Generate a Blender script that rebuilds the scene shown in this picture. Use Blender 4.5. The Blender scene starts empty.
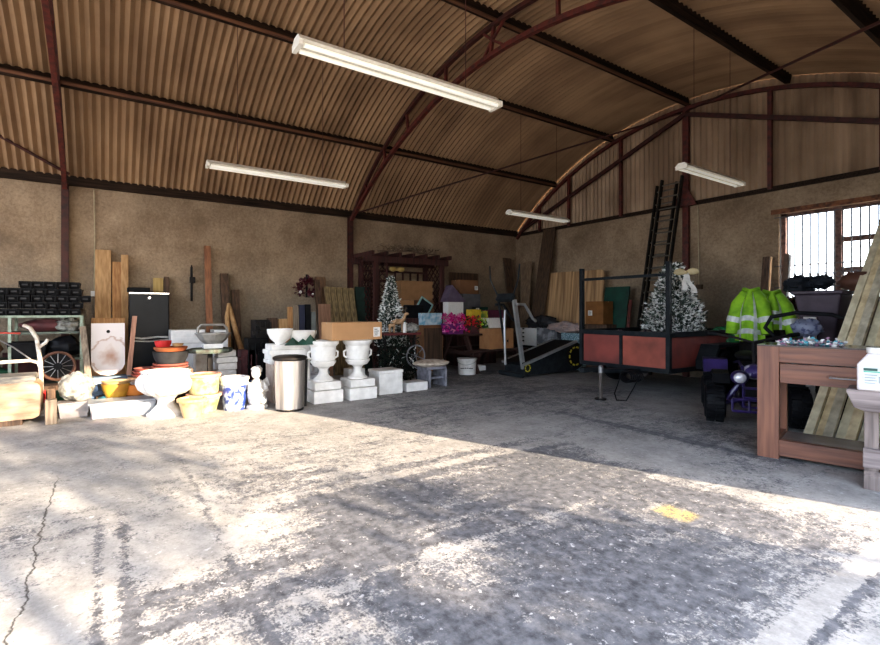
import bpy, math, random
from mathutils import Vector, Matrix, noise
random.seed(7)
R = math.radians; PI = math.pi
sc = bpy.context.scene
COL = sc.collection
# ------------------------------------------------------------------ survey
# camera stands at the world origin, 1.2 m high, looking along FWD
F = 489.0; HC = 1.2
SN, CS = 0.8254, 0.5645
def _d(u):
    t = (u - 440) / F
    return (CS * t - SN, SN * t + CS)          # world x,y per metre of depth
def gp(u, v, h=0.0):                           # point of a level surface at height h
    s = F * (HC - h) / (v - 310); a, b = _d(u)
    return (a * s, b * s)
def xw(u, x):                                  # y on the vertical plane x = const
    a, b = _d(u); return b * x / a
def xz(u, v, x):
    a, b = _d(u); s = x / a; return HC + (310 - v) * s / F
def yw(u, y):
    a, b = _d(u); return a * y / b
def yz(u, v, y):
    a, b = _d(u); s = y / b; return HC + (310 - v) * s / F
# ------------------------------------------------------------------ materials
def _nt(name):
    m = bpy.data.materials.new(name); m.use_nodes = True
    nt = m.node_tree; return m, nt, nt.nodes['Principled BSDF']
def N(nt, typ, **kw):
    n = nt.nodes.new(typ)
    for k, v in kw.items():
        if hasattr(n, k): setattr(n, k, v)
    return n
_mc = {}
def mat(name, c, rough=0.7, metal=0.0, c2=None, scale=8.0, stretch=(1,1,1), detail=4.0, bump=0.0, amt=(0.35,0.65), trans=0.0, alpha=1.0, emit=0.0, coat=0.0, sheen=0.0, spec=0.5):
    if name in _mc: return _mc[name]
    m, nt, b = _nt(name)
    b.inputs['Roughness'].default_value = rough; b.inputs['Metallic'].default_value = metal
    b.inputs['Specular IOR Level'].default_value = min(spec, .15) if max(c) < .06 else spec
    if c2 is None: c2 = tuple(x * 0.72 for x in c)
    tc = N(nt, 'ShaderNodeTexCoord'); mp = N(nt, 'ShaderNodeMapping')
    mp.inputs['Scale'].default_value = stretch
    nz = N(nt, 'ShaderNodeTexNoise'); nz.inputs['Scale'].default_value = scale; nz.inputs['Detail'].default_value = detail
    cr = N(nt, 'ShaderNodeValToRGB')
    cr.color_ramp.elements[0].position = amt[0]; cr.color_ramp.elements[1].position = amt[1]
    cr.color_ramp.elements[0].color = (*c2, 1); cr.color_ramp.elements[1].color = (*c, 1)
    L = nt.links.new
    L(tc.outputs['Object'], mp.inputs['Vector']); L(mp.outputs[0], nz.inputs['Vector'])
    L(nz.outputs['Fac'], cr.inputs['Fac']); L(cr.outputs[0], b.inputs['Base Color'])
    if bump:
        bp = N(nt, 'ShaderNodeBump'); bp.inputs['Strength'].default_value = bump; bp.inputs['Distance'].default_value = 0.02
        L(nz.outputs['Fac'], bp.inputs['Height']); L(bp.outputs[0], b.inputs['Normal'])
    if trans: b.inputs['Transmission Weight'].default_value = trans
    if alpha < 1: b.inputs['Alpha'].default_value = alpha
    if coat: b.inputs['Coat Weight'].default_value = coat
    if emit:
        L(cr.outputs[0], b.inputs['Emission Color']); b.inputs['Emission Strength'].default_value = emit
    _mc[name] = m; return m
def wood(name, c, c2, axis='z', scale=6, rough=0.7):
    st = {'z': (6, 6, .35), 'x': (.35, 6, 6), 'y': (6, .35, 6)}[axis]
    return mat(name, c, rough, c2=c2, scale=scale, stretch=st, detail=6, bump=0.15)
# ------------------------------------------------------------------ mesh collector
class MB:
    def __init__(s): s.v = []; s.f = []
    def add(s, vs, fs):
        n = len(s.v); s.v += [tuple(p) for p in vs]; s.f += [tuple(i + n for i in f) for f in fs]; return s
    def box(s, c, d, rot=(0,0,0), taper=1.0):
        hx, hy, hz = d[0]/2, d[1]/2, d[2]/2; M = Matrix.Identity(3)
        if rot != (0,0,0):
            from mathutils import Euler
            M = Euler(rot).to_matrix()
        vs = []
        for z in (-1, 1):
            k = taper if z < 0 else 1.0
            for x, y in ((-1,-1),(1,-1),(1,1),(-1,1)):
                vs.append(Vector(c) + M @ Vector((x*hx*k, y*hy*k, z*hz)))
        return s.add(vs, [(3,2,1,0),(4,5,6,7),(0,1,5,4),(1,2,6,5),(2,3,7,6),(3,0,4,7)])
    def b2(s, x0, x1, y0, y1, z0, z1): return s.box(((x0+x1)/2,(y0+y1)/2,(z0+z1)/2),(abs(x1-x0),abs(y1-y0),abs(z1-z0)))
    def beam(s, p0, p1, w, h, up=(0,0,1)):
        p0, p1 = Vector(p0), Vector(p1); d = (p1 - p0).normalized(); up = Vector(up)
        if abs(d.dot(up)) > .98: up = Vector((0,1,0)) if abs(d.y) < .9 else Vector((1,0,0))
        a = d.cross(up).normalized(); b = a.cross(d).normalized(); vs = []
        for p in (p0, p1):
            for x, y in ((-1,-1),(1,-1),(1,1),(-1,1)): vs.append(p + a*x*w/2 + b*y*h/2)
        return s.add(vs, [(0,1,2,3),(7,6,5,4),(4,5,1,0),(5,6,2,1),(6,7,3,2),(7,4,0,3)])
    def tube(s, pts, r, n=8, closed=False):
        pts = [Vector(p) for p in pts]; m = len(pts); rr = r if isinstance(r, (list,tuple)) else [r]*m
        rings = []; prev = None
        for i, p in enumerate(pts):
            if closed: d = pts[(i+1)%m] - pts[i-1]
            else: d = pts[min(i+1,m-1)] - pts[max(i-1,0)]
            d.normalize()
            if prev is None:
                up = Vector((0,0,1)) if abs(d.z) < .9 else Vector((1,0,0)); a = d.cross(up).normalized()
            else: a = (prev - d*prev.dot(d)).normalized()
            prev = a; b = d.cross(a)
            rings.append([p + (a*math.cos(2*PI*k/n) + b*math.sin(2*PI*k/n))*rr[i] for k in range(n)])
        vs = [q for g in rings for q in g]; fs = []
        for i in range(m if closed else m-1):
            j = (i+1) % m
            for k in range(n): fs.append((i*n+k, i*n+(k+1)%n, j*n+(k+1)%n, j*n+k))
        if not closed: fs.append(tuple(range(n-1,-1,-1))); fs.append(tuple((m-1)*n+k for k in range(n)))
        return s.add(vs, fs)
    def lathe(s, prof, c=(0,0,0), n=24, flute=0, fl=0.0, sx=1, sy=1):
        vs = []; fs = []
        for r, z in prof:
            for k in range(n):
                a = 2*PI*k/n; q = r*(1 + (fl*math.cos(flute*a) if flute else 0))
                vs.append((c[0]+q*math.cos(a)*sx, c[1]+q*math.sin(a)*sy, c[2]+z))
        for i in range(len(prof)-1):
            for k in range(n): fs.append((i*n+k, i*n+(k+1)%n, (i+1)*n+(k+1)%n, (i+1)*n+k))
        if prof[0][0] > 1e-4: fs.append(tuple(range(n-1,-1,-1)))
        if prof[-1][0] > 1e-4: fs.append(tuple((len(prof)-1)*n+k for k in range(n)))
        return s.add(vs, fs)
    def prism(s, poly, a, b, axis='y'):            # poly in the plane across axis
        def P(p, t): return {'y': (p[0], t, p[1]), 'x': (t, p[0], p[1]), 'z': (p[0], p[1], t)}[axis]
        n = len(poly); vs = [P(p, a) for p in poly] + [P(p, b) for p in poly]
        fs = [tuple(range(n)), tuple(range(2*n-1, n-1, -1))]
        for i in range(n): j = (i+1) % n; fs.append((i, i+n, j+n, j))
        return s.add(vs, fs)
    def blob(s, c, r, amp=0.15, fr=2.0, seed=0, n=14, m=10):
        vs = []; fs = []; c = Vector(c)
        if not isinstance(r, (tuple,list)): r = (r,r,r)
        for i in range(m+1):
            th = PI*i/m
            for k in range(n):
                ph = 2*PI*k/n; d = Vector((math.sin(th)*math.cos(ph), math.sin(th)*math.sin(ph), math.cos(th)))
                q = 1 + amp*noise.noise(d*fr + Vector((seed*3.1, seed, 0)))*2
                vs.append(c + Vector((d.x*r[0], d.y*r[1], d.z*r[2]))*q)
        for i in range(m):
            for k in range(n): fs.append((i*n+k, (i+1)*n+k, (i+1)*n+(k+1)%n, i*n+(k+1)%n))
        return s.add(vs, fs)
    def leaf(s, p, d, l, w):
        p = Vector(p); d = Vector(d).normalized(); a = d.cross(Vector((random.gauss(0,1),random.gauss(0,1),random.gauss(0,1)))).normalized()
        return s.add([p, p + d*l*.5 + a*w/2, p + d*l, p + d*l*.5 - a*w/2], [(0,1,2,3)])
    def build(s, name, m, parent=None, smooth=False, bevel=0.0, kind=None, sub=0):
        me = bpy.data.meshes.new(name); me.from_pydata([tuple(v) for v in s.v], [], s.f); me.update()
        o = bpy.data.objects.new(name, me); COL.objects.link(o)
        if m: me.materials.append(m)
        if smooth:
            me.polygons.foreach_set('use_smooth', [True]*len(me.polygons))
            md = me.update()
            try: me.set_sharp_from_angle(angle=R(40))
            except Exception: pass
        if bevel:
            b = o.modifiers.new('bevel', 'BEVEL'); b.width = bevel; b.segments = 2; b.limit_method = 'ANGLE'; b.angle_limit = R(40)
        if parent: o.parent = parent
        if kind: o['kind'] = kind
        return o
LAST=[None]
_ob=MB.build
def _build(self,*a,**k):
    o=_ob(self,*a,**k); LAST[0]=o; return o
MB.build=_build
def lay(t,loc): LAST[0].rotation_euler=(PI/2,0,0); LAST[0].location=loc      # turn the part just built to face forward
def tag(o, label, cat, group=None, kind=None):
    o['label'] = label; o['category'] = cat
    if group: o['group'] = group
    if kind: o['kind'] = kind
    return o
def thing(name, label, cat, loc=(0,0,0), rz=0, group=None):
    o = bpy.data.objects.new(name, None); COL.objects.link(o); o.empty_display_size = .1
    o.location = (*loc, 0) if len(loc) == 2 else loc; o.rotation_euler = (0,0,rz)
    return tag(o, label, cat, group)
def one(name, label, cat, mb, m, loc=(0,0,0), rz=0, group=None, **kw):
    o = mb.build(name, m, **kw); o.location = (*loc, 0) if len(loc) == 2 else loc; o.rotation_euler = (0,0,rz)
    return tag(o, label, cat, group)
def copy_thing(o, loc, rz=None, label=None):
    c = o.copy(); COL.objects.link(c); c.location = (*loc, 0) if len(loc) == 2 else loc
    if rz is not None: c.rotation_euler = (0,0,rz)
    if label: c['label'] = label
    for ch in list(o.children):
        d = ch.copy(); COL.objects.link(d); d.parent = c
        for g in ch.children:
            e = g.copy(); COL.objects.link(e); e.parent = d
    return c
W90 = PI/2          # facing the room from the left wall: local -Y looks to +X, local +X runs along +Y
# ================================================================== SHELL
XL, XR, XC = -9.27, -0.27, -4.77
YG = 8.69; ZE = 3.1; RAD = 6.35; ZC0 = 5.0 - RAD
YT = [-5.1, -0.5, 4.1]                      # free standing trusses; the gable carries its own
YN = -5.3                                   # open near end
def arcz(x, r=RAD): return ZC0 + math.sqrt(max(r*r - (x-XC)**2, 0))
AMAX = math.asin(4.5/RAD)
def arcp(a, r=RAD): return (XC + r*math.sin(a), ZC0 + r*math.cos(a))
M_steel = mat('red oxide steel', (.13,.028,.02), .6, c2=(.05,.018,.015), scale=14, amt=(.3,.6))
M_steeldk = mat('dark red steel', (.075,.02,.015), .6, c2=(.03,.013,.012), scale=14, amt=(.3,.6))
M_purlin = wood('dark purlin wood', (.05,.03,.02), (.018,.012,.009), 'y')
M_batten = wood('brown batten wood', (.2,.09,.045), (.09,.04,.025), 'y')
def sheet_material(name, c, c2, tile):
    m, nt, b = _nt(name); L = nt.links.new; b.inputs['Roughness'].default_value = .62; b.inputs['Metallic'].default_value = 0.0
    tc = N(nt,'ShaderNodeTexCoord'); nz = N(nt,'ShaderNodeTexNoise'); nz.inputs['Scale'].default_value = 1.1; nz.inputs['Detail'].default_value = 6
    mp = N(nt,'ShaderNodeMapping'); mp.inputs['Scale'].default_value = tile
    n2 = N(nt,'ShaderNodeTexNoise'); n2.inputs['Scale'].default_value = 1.0; n2.inputs['Detail'].default_value = 3
    L(tc.outputs['Object'], nz.inputs['Vector']); L(tc.outputs['Object'], mp.inputs['Vector']); L(mp.outputs[0], n2.inputs['Vector'])
    mx = N(nt,'ShaderNodeMath', operation='ADD'); L(nz.outputs['Fac'], mx.inputs[0]); L(n2.outputs['Fac'], mx.inputs[1])
    cr = N(nt,'ShaderNodeValToRGB'); cr.color_ramp.elements[0].position = .38; cr.color_ramp.elements[1].position = .62
    hf = N(nt,'ShaderNodeMath', operation='MULTIPLY'); hf.inputs[1].default_value = .5; L(mx.outputs[0], hf.inputs[0])
    cr.color_ramp.elements[0].color = (*c2,1); cr.color_ramp.elements[1].color = (*c,1)
    L(hf.outputs[0], cr.inputs['Fac']); L(cr.outputs[0], b.inputs['Base Color']); return m
M_sheet = sheet_material('weathered roof sheet', (.40,.26,.15), (.23,.14,.078), (.3, 4.0, .3))
M_gsheet = sheet_material('weathered gable sheet', (.46,.33,.22), (.24,.16,.10), (5.0, .3, .3))
def wall_material():
    m, nt, b = _nt('rendered block wall'); L = nt.links.new; b.inputs['Roughness'].default_value = .95
    tc = N(nt,'ShaderNodeTexCoord')
    n1 = N(nt,'ShaderNodeTexNoise'); n1.inputs['Scale'].default_value = 1.3; n1.inputs['Detail'].default_value = 8; n1.inputs['Roughness'].default_value=.65
    n2 = N(nt,'ShaderNodeTexNoise'); n2.inputs['Scale'].default_value = 22; n2.inputs['Detail'].default_value = 10; n2.inputs['Roughness'].default_value=.8
    for n in (n1,n2): L(tc.outputs['Object'], n.inputs['Vector'])
    cr = N(nt,'ShaderNodeValToRGB'); e = cr.color_ramp.elements
    e[0].position=.3; e[0].color=(.22,.155,.1,1); e[1].position=.7; e[1].color=(.47,.36,.25,1)
    L(n1.outputs['Fac'], cr.inputs['Fac'])
    c2 = N(nt,'ShaderNodeValToRGB'); e = c2.color_ramp.elements
    e[0].position=.30; e[0].color=(.62,.59,.56,1); e[1].position=.62; e[1].color=(1.05,1.05,1.05,1)
    L(n2.outputs['Fac'], c2.inputs['Fac'])
    mul = N(nt,'ShaderNodeMix'); mul.data_type='RGBA'; mul.blend_type='MULTIPLY'; mul.inputs[0].default_value=1
    L(cr.outputs[0], mul.inputs[6]); L(c2.outputs[0], mul.inputs[7])
    sp = N(nt,'ShaderNodeSeparateXYZ'); L(tc.outputs['Object'], sp.inputs[0])
    ad = N(nt,'ShaderNodeMath', operation='MULTIPLY_ADD'); L(n1.outputs['Fac'], ad.inputs[0]); ad.inputs[1].default_value=1.6; L(sp.outputs['Z'], ad.inputs[2])
    mr = N(nt,'ShaderNodeMapRange'); mr.inputs[1].default_value=1.9; mr.inputs[2].default_value=2.9; mr.inputs[3].default_value=0.75; mr.inputs[4].default_value=0
    L(ad.outputs[0], mr.inputs[0])
    gm = N(nt,'ShaderNodeMix'); gm.data_type='RGBA'; L(mr.outputs[0], gm.inputs[0]); L(mul.outputs[2], gm.inputs[6])
    g2 = N(nt,'ShaderNodeMix'); g2.data_type='RGBA'; g2.blend_type='MULTIPLY'; g2.inputs[0].default_value=1; g2.inputs[6].default_value=(.25,.215,.17,1); L(c2.outputs[0], g2.inputs[7])
    L(g2.outputs[2], gm.inputs[7]); L(gm.outputs[2], b.inputs['Base Color'])
    bp = N(nt,'ShaderNodeBump'); bp.inputs['Strength'].default_value=.6; bp.inputs['Distance'].default_value=.02; L(n2.outputs['Fac'], bp.inputs['Height']); L(bp.outputs[0], b.inputs['Normal'])
    return m
M_wall = wall_material()
def floor_material():
    m, nt, b = _nt('stained concrete floor'); L = nt.links.new; b.inputs['Roughness'].default_value = .8
    tc = N(nt,'ShaderNodeTexCoord'); sp = N(nt,'ShaderNodeSeparateXYZ'); L(tc.outputs['Object'], sp.inputs[0])
    def math_(op, a, c=None, d=None):
        n = N(nt,'ShaderNodeMath', operation=op)
        for i, q in enumerate((a,c,d)):
            if q is None: continue
            if isinstance(q,(int,float)): n.inputs[i].default_value = q
            else: L(q, n.inputs[i])
        return n.outputs[0]
    def nz(scale, detail=8, rough=.6, st=(1,1,1), off=0):
        mp = N(nt,'ShaderNodeMapping'); mp.inputs['Scale'].default_value = st; mp.inputs['Location'].default_value=(off,off,0); L(tc.outputs['Object'], mp.inputs[0])
        n = N(nt,'ShaderNodeTexNoise'); n.inputs['Scale'].default_value=scale; n.inputs['Detail'].default_value=detail; n.inputs['Roughness'].default_value=rough
        L(mp.outputs[0], n.inputs['Vector']); return n.outputs['Fac']
    def sm(x, a, c, lo=0., hi=1.):
        n = N(nt,'ShaderNodeMapRange'); n.interpolation_type='SMOOTHSTEP'
        n.inputs[1].default_value=a; n.inputs[2].default_value=c; n.inputs[3].default_value=lo; n.inputs[4].default_value=hi; L(x, n.inputs[0]); return n.outputs[0]
    X, Y = sp.outputs['X'], sp.outputs['Y']
    warp = math_('MULTIPLY_ADD', nz(1.2,3), .5, -.25); wf = math_('MULTIPLY_ADD', nz(9,5,off=7), .08, -.04)
    Xw = math_('ADD', X, warp); Yw = math_('ADD', Y, warp); Xf = math_('ADD', X, wf); Yf = math_('ADD', Y, wf)
    def box1(c, a0, a1, s): return math_('MULTIPLY', sm(c, a0-s, a0+s), sm(c, a1-s, a1+s, 1, 0))
    def box2(x0,x1,y0,y1,s=.35): return math_('MULTIPLY', box1(Xw,x0,x1,s), box1(Yw,y0,y1,s))
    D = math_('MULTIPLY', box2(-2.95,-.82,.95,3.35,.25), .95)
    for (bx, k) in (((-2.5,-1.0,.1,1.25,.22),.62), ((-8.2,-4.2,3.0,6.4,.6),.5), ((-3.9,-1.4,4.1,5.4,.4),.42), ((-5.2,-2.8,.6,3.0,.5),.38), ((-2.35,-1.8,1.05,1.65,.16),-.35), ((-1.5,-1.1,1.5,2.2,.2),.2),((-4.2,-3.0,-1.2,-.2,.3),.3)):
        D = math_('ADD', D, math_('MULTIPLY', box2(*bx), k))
    def strip(c, c0, hw, o, o0, o1, k):
        return math_('MULTIPLY', math_('MULTIPLY', box1(c, c0-hw, c0+hw, .025), box1(o, o0, o1, .3)), k)
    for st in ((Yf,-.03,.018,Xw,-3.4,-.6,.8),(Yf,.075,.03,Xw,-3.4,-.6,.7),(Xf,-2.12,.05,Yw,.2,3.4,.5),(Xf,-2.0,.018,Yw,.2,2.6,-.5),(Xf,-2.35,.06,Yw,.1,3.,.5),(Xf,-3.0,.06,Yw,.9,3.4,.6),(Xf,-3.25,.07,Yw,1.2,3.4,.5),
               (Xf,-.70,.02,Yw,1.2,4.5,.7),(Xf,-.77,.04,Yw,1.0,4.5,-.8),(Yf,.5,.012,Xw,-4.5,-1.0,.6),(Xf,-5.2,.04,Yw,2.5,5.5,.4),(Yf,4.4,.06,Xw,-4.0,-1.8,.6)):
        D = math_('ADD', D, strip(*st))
    big = nz(1.0, 6, .62, (1.3,.7,1), off=3)
    D = math_('ADD', D, math_('MULTIPLY_ADD', big, 2.4, -1.09))
    n1 = nz(24, 8, .7); n2 = nz(75, 6, .7, off=4); med = nz(6, 10, .72, (1.6,.8,1), 5)
    fine = math_('ADD', math_('MULTIPLY', n1, .42), math_('MULTIPLY', n2, .58))
    mixn = math_('MULTIPLY_ADD', math_('ADD', math_('MULTIPLY', fine, .62), math_('MULTIPLY', med, .38)), 2.1, -.55)
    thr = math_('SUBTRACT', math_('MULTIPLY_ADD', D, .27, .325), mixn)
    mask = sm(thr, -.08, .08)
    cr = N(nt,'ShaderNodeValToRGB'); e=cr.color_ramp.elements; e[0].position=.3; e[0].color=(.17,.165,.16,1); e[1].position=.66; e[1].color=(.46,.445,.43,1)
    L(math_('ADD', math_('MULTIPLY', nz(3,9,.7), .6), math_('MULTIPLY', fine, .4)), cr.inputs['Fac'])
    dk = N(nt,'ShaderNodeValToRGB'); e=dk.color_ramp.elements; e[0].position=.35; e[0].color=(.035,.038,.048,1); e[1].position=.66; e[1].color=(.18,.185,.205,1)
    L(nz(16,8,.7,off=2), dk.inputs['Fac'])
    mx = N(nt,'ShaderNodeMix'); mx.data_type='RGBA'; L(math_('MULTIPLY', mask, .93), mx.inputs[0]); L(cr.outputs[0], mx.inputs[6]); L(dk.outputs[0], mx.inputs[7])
    # white flecks of old paint
    vo = nz(20, 5, .65, (1,1,1), 11); fl = math_('MULTIPLY', sm(vo, .62, .66), .75)
    m2 = N(nt,'ShaderNodeMix'); m2.data_type='RGBA'; L(fl, m2.inputs[0]); L(mx.outputs[2], m2.inputs[6]); m2.inputs[7].default_value=(.5,.5,.51,1)
    # crack / slab joint
    cw = math_('ADD', Y, math_('MULTIPLY_ADD', nz(4,6,.6,off=9), .16, -.08))
    ck = math_('MULTIPLY', box1(cw, -.289, -.281, .005), box1(X,-4.4,-1.0,.2))
    ys = math_('MULTIPLY', math_('MULTIPLY', box1(Xf,-1.70,-1.50,.03), box1(Yf,2.70,2.86,.03)), sm(fine,.42,.56))
    m3 = N(nt,'ShaderNodeMix'); m3.data_type='RGBA'; L(ck, m3.inputs[0]); L(m2.outputs[2], m3.inputs[6]); m3.inputs[7].default_value=(.035,.03,.025,1)
    m4 = N(nt,'ShaderNodeMix'); m4.data_type='RGBA'; L(ys, m4.inputs[0]); L(m3.outputs[2], m4.inputs[6]); m4.inputs[7].default_value=(.5,.38,.14,1)
    L(m4.outputs[2], b.inputs['Base Color'])
    bp = N(nt,'ShaderNodeBump'); bp.inputs['Strength'].default_value=.35; bp.inputs['Distance'].default_value=.01
    L(math_('SUBTRACT', fine, math_('MULTIPLY', mask, .3)), bp.inputs['Height']); L(bp.outputs[0], b.inputs['Normal'])
    L(math_('MULTIPLY_ADD', mask, -.2, .85), b.inputs['Roughness'])
    return m
def S(name, mb, m, **kw): return mb.build(name, m, kind='structure', **kw)
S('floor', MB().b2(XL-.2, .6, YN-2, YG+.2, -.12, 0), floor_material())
S('wall_left', MB().b2(XL-.2, XL, YN, YG+.2, 0, ZE), M_wall)
WX0, WX1, WZ0, WZ1 = -3.32, -1.55, 1.33, 2.70
g = MB(); g.b2(XL, WX0, YG, YG+.22, 0, ZE); g.b2(WX1, XR, YG, YG+.22, 0, ZE); g.b2(WX0, WX1, YG, YG+.22, 0, WZ0); g.b2(WX0, WX1, YG, YG+.22, WZ1, ZE)
S('wall_back', g, M_wall)
S('wall_right', MB().b2(XR, XR+.2, 4.17, YG+.2, 0, ZE), M_wall)
# curved corrugated roof
def corr_roof():
    pitch = .098; per = 6; n = (int((YG+.1-YN)/pitch)+1)*per; K = 34; v = []; f = []
    for j in range(n+1):
        y = YN + j*pitch/per; o = .019*math.cos(2*PI*j/per)
        for i in range(K+1):
            a = -AMAX*1.04 + 2.08*AMAX*i/K; x, z = arcp(a, RAD+.02+o); v.append((x,y,z))
    for j in range(n):
        for i in range(K): q = j*(K+1)+i; f.append((q,q+K+1,q+K+2,q+1))
    return MB().add(v,f)
S('ceiling', corr_roof(), M_sheet, smooth=True)
def corr_gable():
    pitch = .1; per = 6; v=[]; f=[]; n=int((XR-XL)/pitch)*per
    for j in range(n+1):
        x = XL + (XR-XL)*j/n; o = .014*math.cos(2*PI*j/per); v.append((x,YG+.02+o,ZE-.05)); v.append((x,YG+.02+o,arcz(x)+.004 if abs(x-XC)<4.5 else ZE))
    for j in range(n): q=2*j; f.append((q,q+2,q+3,q+1))
    return MB().add(v,f)
S('wall_gable', corr_gable(), M_gsheet, smooth=True)
# purlins
pur = [-3.15, -1.6, 0, 1.6, 3.15]
for i, dx in enumerate(pur):
    a = math.asin(dx/RAD); x, z = arcp(a, RAD-.045); mb = MB()
    ax = Vector((math.sin(a),0,math.cos(a)))
    mb.beam((x,YN,z),(x,YG-.02,z),.07,.13, up=ax); S('trim_%d' % (1+i), mb, M_purlin)
    x2, z2 = arcp(a + .012, RAD-.1)
    if i < 3:
        xb, zb = arcp(a+.009, RAD-.125); S('trim_%d' % (8+i), MB().beam((xb,YN,zb),(xb,YG-.02,zb),.045,.02,up=ax), M_batten)
S('trim_6', MB().b2(XL, XL+.07, YN, YG, ZE-.02, ZE+.12), M_purlin)
S('trim_7', MB().b2(XR-.07, XR, YN, YG, ZE-.02, ZE+.1), M_purlin)
S('trim_12', MB().b2(XL, XR, YG-.05, YG-.005, ZE-.03, ZE+.04), M_purlin)
# trusses
def chord(mb, y, r0, r1, w, n=40, a0=-1., a1=1.):
    pts=[]
    for i in range(n+1):
        q = a0 + (a1-a0)*i/n; a = AMAX*q; r = r0(q) if callable(r0) else r0; x,z = arcp(a,r); pts.append((x,y,z))
    for p,q in zip(pts,pts[1:]): mb.beam(p,q,w,w)
    return pts
def inner(q):                                    # lower chord: meets the rafter at the eaves, 0.42 m below it at the crown
    return RAD-.16 - .36*(1-abs(q)**2.6)
for k, y in enumerate(YT):
    t = thing('roof_truss', ['red steel arched roof truss at the open near end', 'red steel arched roof truss above the mint rack', 'red steel arched lattice truss crossing the middle of the roof'][k], 'truss', (0,y,0), group=None)
    mb = MB(); chord(mb,0,RAD-.15,0,.055); mb.build('rafter', M_steeldk, t)
    mb = MB(); chord(mb,0,inner,0,.06); mb.build('lower_chord', M_steel, t)
    for q in (-.82,-.64,-.46,-.22,0,.22,.46,.64,.82):
        a=AMAX*q; x0,z0=arcp(a,RAD-.15); x1,z1=arcp(a+.012*(1 if q>0 else -1),inner(q))
        mb=MB().beam((x0,0,z0),(x1,0,z1),.04,.04)
        if q==0:
            x2,z2=arcp(a-.035,RAD-.16); x3,z3=arcp(a+.035,RAD-.16); x4,z4=arcp(a-.04,inner(q)); x5,z5=arcp(a+.04,inner(q))
            for p in ((x2,z2),(x3,z3)): mb.beam((p[0],0,p[1]),((x0+x1)/2,0,(z0+z1)/2),.03,.03)
            for p in ((x4,z4),(x5,z5)): mb.beam((p[0],0,p[1]),((x0+x1)/2,0,(z0+z1)/2),.03,.03)
        mb.build('strut', M_steel, t)
    for x in (XL+.05, XR-.05):
        if x > -1 and y == 4.1: x = XR-.05
        c = MB().box((x,0,ZE/2),(.10,.012,ZE)); c.box((x-.045,0,ZE/2),(.012,.09,ZE)); c.box((x+.045,0,ZE/2),(.012,.09,ZE)); c.box((x,0,.006),(.2,.2,.012))
        c.build('column', M_steeldk, t)
# gable frame
t = thing('gable_frame', 'red steel arch and posts carrying the sheeted gable end', 'frame', (0,YG-.06,0))
mb=MB(); chord(mb,0,RAD-.17,0,.06); mb.build('arch', M_steel, t)
for dx, w, z0 in ((0,.11,0.0),(-1.35,.06,ZE),(1.35,.06,ZE),(-2.7,.06,ZE),(2.7,.06,ZE),(-3.6,.05,ZE),(3.6,.05,ZE)):
    MB().box((XC+dx,0,(z0+arcz(XC+dx)-.17)/2),(w,.05,arcz(XC+dx)-.17-z0)).build('post', M_steel, t)
MB().beam((XC,-.03,4.72),(XL+.35,-.03,3.2),.05,.07).build('brace', M_steeldk, t); MB().beam((XC,-.03,4.72),(XR-.35,-.03,3.2),.05,.07).build('brace', M_steeldk, t)
MB().prism([(XC-.22,3.06),(XC+.22,3.06),(XC+.07,3.36),(XC-.07,3.36)],-.06,-.045).build('gusset_plate', M_steel, t)
one('roof_brace','thin dark steel brace running along the roof edge above the plant rack','brace',MB().tube([(XL+.15,-.45,3.22),(XL+.6,-1.6,3.75),(XL+1.1,-2.7,4.1)],.022),M_steeldk)
one('roof_brace','thin dark steel rod rising across the roof from the left eave to the gable crown','brace',MB().tube([(XL+.1,4.14,3.14),(XC-.05,8.55,4.74)],.016),M_steeldk)
one('roof_brace','thin dark steel rod running from the gable crown toward the open side','brace',MB().tube([(XC+.05,8.55,4.74),(XR-.1,4.14,3.14)],.016),M_steeldk)
# window
M_wfr = mat('rusty window frame', (.26,.15,.12), .8, c2=(.1,.06,.05), scale=20)
M_white = mat('white painted metal', (.75,.74,.72), .5, c2=(.6,.58,.55), scale=10)
mb = MB(); zz=(WZ0,WZ1)
mb.b2(WX0,WX0+.06,YG+.08,YG+.14,*zz); mb.b2(WX1-.06,WX1,YG+.08,YG+.14,*zz); mb.b2(WX0,WX1,YG+.08,YG+.14,WZ0,WZ0+.05); mb.b2(WX0,WX1,YG+.08,YG+.14,WZ1-.05,WZ1)
mb.b2(-2.64,-2.55,YG+.06,YG+.15,*zz)
for z in (2.22,1.78): mb.b2(-2.55,WX1,YG+.07,YG+.14,z-.035,z+.035)
w = S('window_1', mb, M_wfr)
mg = mat('window glass', (1,1,1), .02, c2=(1,1,1), trans=1.0); mg.node_tree.nodes['Principled BSDF'].inputs['IOR'].default_value=1.05
MB().b2(WX0+.05,WX1-.05,YG+.105,YG+.112,WZ0+.04,WZ1-.04).build('pane', mg, w)
gr = thing('window_grille','white wrought iron security grille with scrolls across the window','grille',(0,YG-.03,0))
mb=MB(); x=WX0+.03
while x < WX1+.05: mb.tube([(x,0,WZ0-.02),(x,0,WZ1-.06)],.010,6); x += .098
M_gril=mat('grey painted iron',(.16,.15,.15),.6,c2=(.1,.09,.09)); mb.build('bar', M_gril, gr)
mb=MB()
for z in (1.78+.1, 1.55, WZ1-.06): mb.tube([(WX0-.05,0,z),(WX1+.05,0,z)],.008,6)
mb.build('rail', M_gril, gr)
mb=MB(); x=WX0+.08
while x < WX1:
    mb.tube([(x+.045*math.cos(a)*(1-.08*i/3),0,1.72+.045*math.sin(a)*(1-.06*i/3)) for i,a in enumerate([k*PI/5 for k in range(13)])],.005,5); x += .098
mb.build('scroll', M_gril, gr)
M_brick = mat('lintel brick', (.27,.12,.06), .9, c2=(.1,.05,.035), scale=16)
S('trim_13', MB().b2(WX0-.1,WX1+.1,YG-.03,YG+.0,WZ1,WZ1+.07), M_brick)
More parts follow.
